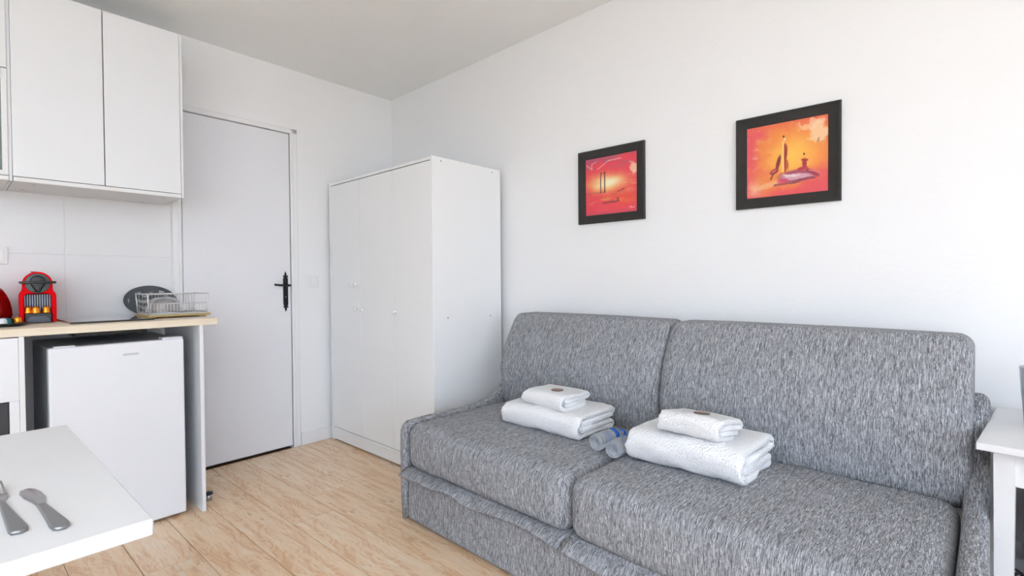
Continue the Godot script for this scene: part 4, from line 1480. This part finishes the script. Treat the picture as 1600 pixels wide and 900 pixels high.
	tube(st, PackedVector3Array([Vector3(x0, 0.050, z1 + 0.003), Vector3(x1, 0.050, z1 + 0.003)]), 0.0018, 8)
	part("rail", st, M.chrome, rk)
	st = soft()
	var bp := PackedVector2Array([Vector2(0.082, 0.0), Vector2(0.084, 0.002), Vector2(0.080, 0.004), Vector2(0.077, 0.012), Vector2(0.070, 0.034), Vector2(0.058, 0.056), Vector2(0.044, 0.068), Vector2(0.030, 0.071), Vector2(0.0, 0.071)])
	lathe(st, bp, Transform3D.IDENTITY, 40)
	var bw := single("metal_bowl", st, M.steel, "shiny steel bowl upside down in the wire rack", "bowl", Vector3(-1.563, Y + 0.0265, 0.278))
	bw.set_meta("category", "bowl")

# ==================================================================== odds and ends
func build_small_things() -> void:
	# wall socket over the worktop, light switch by the wardrobe
	var t := thing("wall_socket", "white wall socket on the tiles above the kettle", "socket", Vector3(-2.132, 1.2125, 0.0075))
	var st := flat()
	cbox(st, Vector3(0, 0, 0.004), Vector3(0.078, 0.080, 0.008), 0.002)
	part("cover_plate", st, M.white_plastic, t)
	st = flat()
	cbox(st, Vector3(0, 0, 0.0088), Vector3(0.050, 0.052, 0.003), 0.001)
	part("insert", st, M.knob_white, t)
	t = thing("light_switch", "white square light switch between door frame and wardrobe", "light switch", Vector3(-0.646, 1.082, 0.0))
	st = flat()
	cbox(st, Vector3(0, 0, 0.004), Vector3(0.078, 0.080, 0.008), 0.002)
	part("cover_plate", st, M.white_plastic, t)
	st = flat()
	cbox(st, Vector3(0.004, 0.004, 0.0092), Vector3(0.046, 0.046, 0.004), 0.001)
	part("rocker", st, M.knob_white, t)
	# door stop on the floor
	t = thing("door_stop", "small round metal door stop on the floor by the end panel", "door stop", Vector3(-1.436, 0, 0.455))
	st = soft()
	lathe(st, PackedVector2Array([Vector2(0, 0), Vector2(0.0155, 0), Vector2(0.0155, 0.030), Vector2(0.0, 0.030)]), Transform3D.IDENTITY, 24)
	part("body", st, M.steel, t)
	st = soft()
	lathe(st, PackedVector2Array([Vector2(0, 0.0302), Vector2(0.019, 0.0302), Vector2(0.0195, 0.034), Vector2(0.0185, 0.040), Vector2(0, 0.0405)]), Transform3D.IDENTITY, 24)
	part("rubber_top", st, M.black_plastic, t)
	# cutlery on the white table
	build_cutlery()
	# grey ribbed glass on the side table
	st = soft()
	lathe(st, PackedVector2Array([Vector2(0, 0), Vector2(0.028, 0), Vector2(0.031, 0.004), Vector2(0.034, 0.05), Vector2(0.038, 0.10), Vector2(0.0415, 0.165), Vector2(0.0420, 0.172), Vector2(0.0395, 0.172), Vector2(0.036, 0.10), Vector2(0.030, 0.012), Vector2(0, 0.011)]), Transform3D.IDENTITY, 36)
	single("vase", st, M.vase_glass, "tall grey glass vase on the small white table", "vase", Vector3(-0.255, 0.650, 3.419))
	# on the lower shelf of the side table
	st = soft()
	lathe(st, PackedVector2Array([Vector2(0, 0), Vector2(0.030, 0), Vector2(0.033, 0.006), Vector2(0.052, 0.055), Vector2(0.060, 0.095), Vector2(0.058, 0.125), Vector2(0.046, 0.150), Vector2(0.038, 0.158), Vector2(0.034, 0.155), Vector2(0.05, 0.12), Vector2(0.0, 0.02)]), Transform3D.IDENTITY, 36)
	single("round_pot", st, M.grey_plastic, "pale grey round pot on the lower shelf of the small table", "pot", Vector3(-0.375, 0.252, 3.436))
	var bx := flat()
	box(bx, Vector3(0, 0, 0), Vector3(0.10, 0.36, 0.34), 0.004)
	var sb := single("storage_box", bx, M.beige, "taupe storage box at the back of the small table's shelf", "box", Vector3(-0.24, 0.252, 3.392))
	sb.rotation.y = -0.125
	for k in 2:
		st = soft()
		var pts := PackedVector3Array()
		for q in 64:
			var a := TAU * q / 64 * 3.0
			var rr := 0.028 + 0.012 * sin(q * 0.37 + k) + 0.004 * k
			pts.append(Vector3(cos(a) * rr, 0.006 + 0.040 * (0.5 + 0.5 * sin(q * 0.21 + k * 2.0)), sin(a) * rr * 0.9))
		tube(st, pts, 0.0035, 8)
		single("cable_coil", st, M.cable, ["tangled black cable in front of the pale grey round pot", "second black cable loop right beside the pale grey pot"][k], "cable", [Vector3(-0.438, 0.252, 3.372), Vector3(-0.460, 0.252, 3.515)][k])

func build_cutlery() -> void:
	var y := 0.740
	# butter knife: blade towards the wall, handle towards the camera
	var t := thing("butter_knife", "small steel butter knife lying on the white table", "knife", Vector3(-2.204, y, 2.20))
	var a := Vector2(-2.2125, 2.075) - Vector2(-2.204, 2.20)
	var b := Vector2(-2.195, 2.303) - Vector2(-2.204, 2.20)
	var ax := (b - a).normalized()
	# local outline: along = distance from the tip, side = to the right
	var flatx := func(al: float, sd: float) -> Vector2:
		return Vector2(a.x, -a.y) + Vector2(ax.x, -ax.y) * al + Vector2(-(-ax.y), ax.x) * (-sd)
	var bl := PackedVector2Array()
	for p in [[0.000, 0.000], [0.006, 0.0085], [0.022, 0.0115], [0.050, 0.0105], [0.080, 0.0062], [0.100, 0.0050], [0.122, 0.0055], [0.122, -0.0055], [0.104, -0.0058], [0.088, -0.0090], [0.066, -0.0125], [0.036, -0.0125], [0.014, -0.0095], [0.003, -0.0045]]:
		bl.append(flatx.call(p[0], p[1]))
	var lay := Transform3D(Basis(Vector3.RIGHT, -PI / 2), Vector3.ZERO)
	var st := soft()
	slab(st, bl, 0.0005, 0.0022, 0.0006, lay, 2)
	part("blade", st, M.steel, t)
	var hd := PackedVector2Array()
	for p in [[0.105, 0.0055], [0.135, 0.0065], [0.175, 0.0085], [0.210, 0.0105], [0.222, 0.0095], [0.228, 0.0055], [0.2295, 0.0], [0.228, -0.0055], [0.222, -0.0095], [0.210, -0.0105], [0.175, -0.0085], [0.135, -0.0065], [0.105, -0.0055]]:
		hd.append(flatx.call(p[0], p[1]))
	st = soft()
	slab(st, hd, 0.0, 0.0062, 0.0026, lay, 3)
	part("handle", st, M.steel_brushed, t)
	# fork, half outside the frame
	t = thing("fork", "steel fork at the left edge of the white table", "fork", Vector3(-2.243, y, 2.14), 0.06)
	st = soft()
	for k in 4:
		var px := -0.0105 + k * 0.007
		tube(st, PackedVector3Array([Vector3(px, 0.010, -0.112), Vector3(px, 0.005, -0.085), Vector3(px, 0.0032, -0.060)]), 0.0016, 8)
	slab(st, PackedVector2Array([Vector2(-0.0125, 0.062), Vector2(0.0125, 0.062), Vector2(0.0115, 0.045), Vector2(0.006, 0.030), Vector2(0.0035, 0.018), Vector2(-0.0035, 0.018), Vector2(-0.006, 0.030), Vector2(-0.0115, 0.045)]), 0.001, 0.004, 0.001, lay, 2)
	part("head", st, M.steel, t)
	st = soft()
	slab(st, PackedVector2Array([Vector2(-0.004, 0.022), Vector2(0.004, 0.022), Vector2(0.006, -0.03), Vector2(0.0085, -0.08), Vector2(0.0105, -0.12), Vector2(0.009, -0.130), Vector2(0.0, -0.1345), Vector2(-0.009, -0.130), Vector2(-0.0105, -0.12), Vector2(-0.0085, -0.08), Vector2(-0.006, -0.03)]), 0.0, 0.006, 0.0024, lay, 3)
	part("handle", st, M.steel_brushed, t)
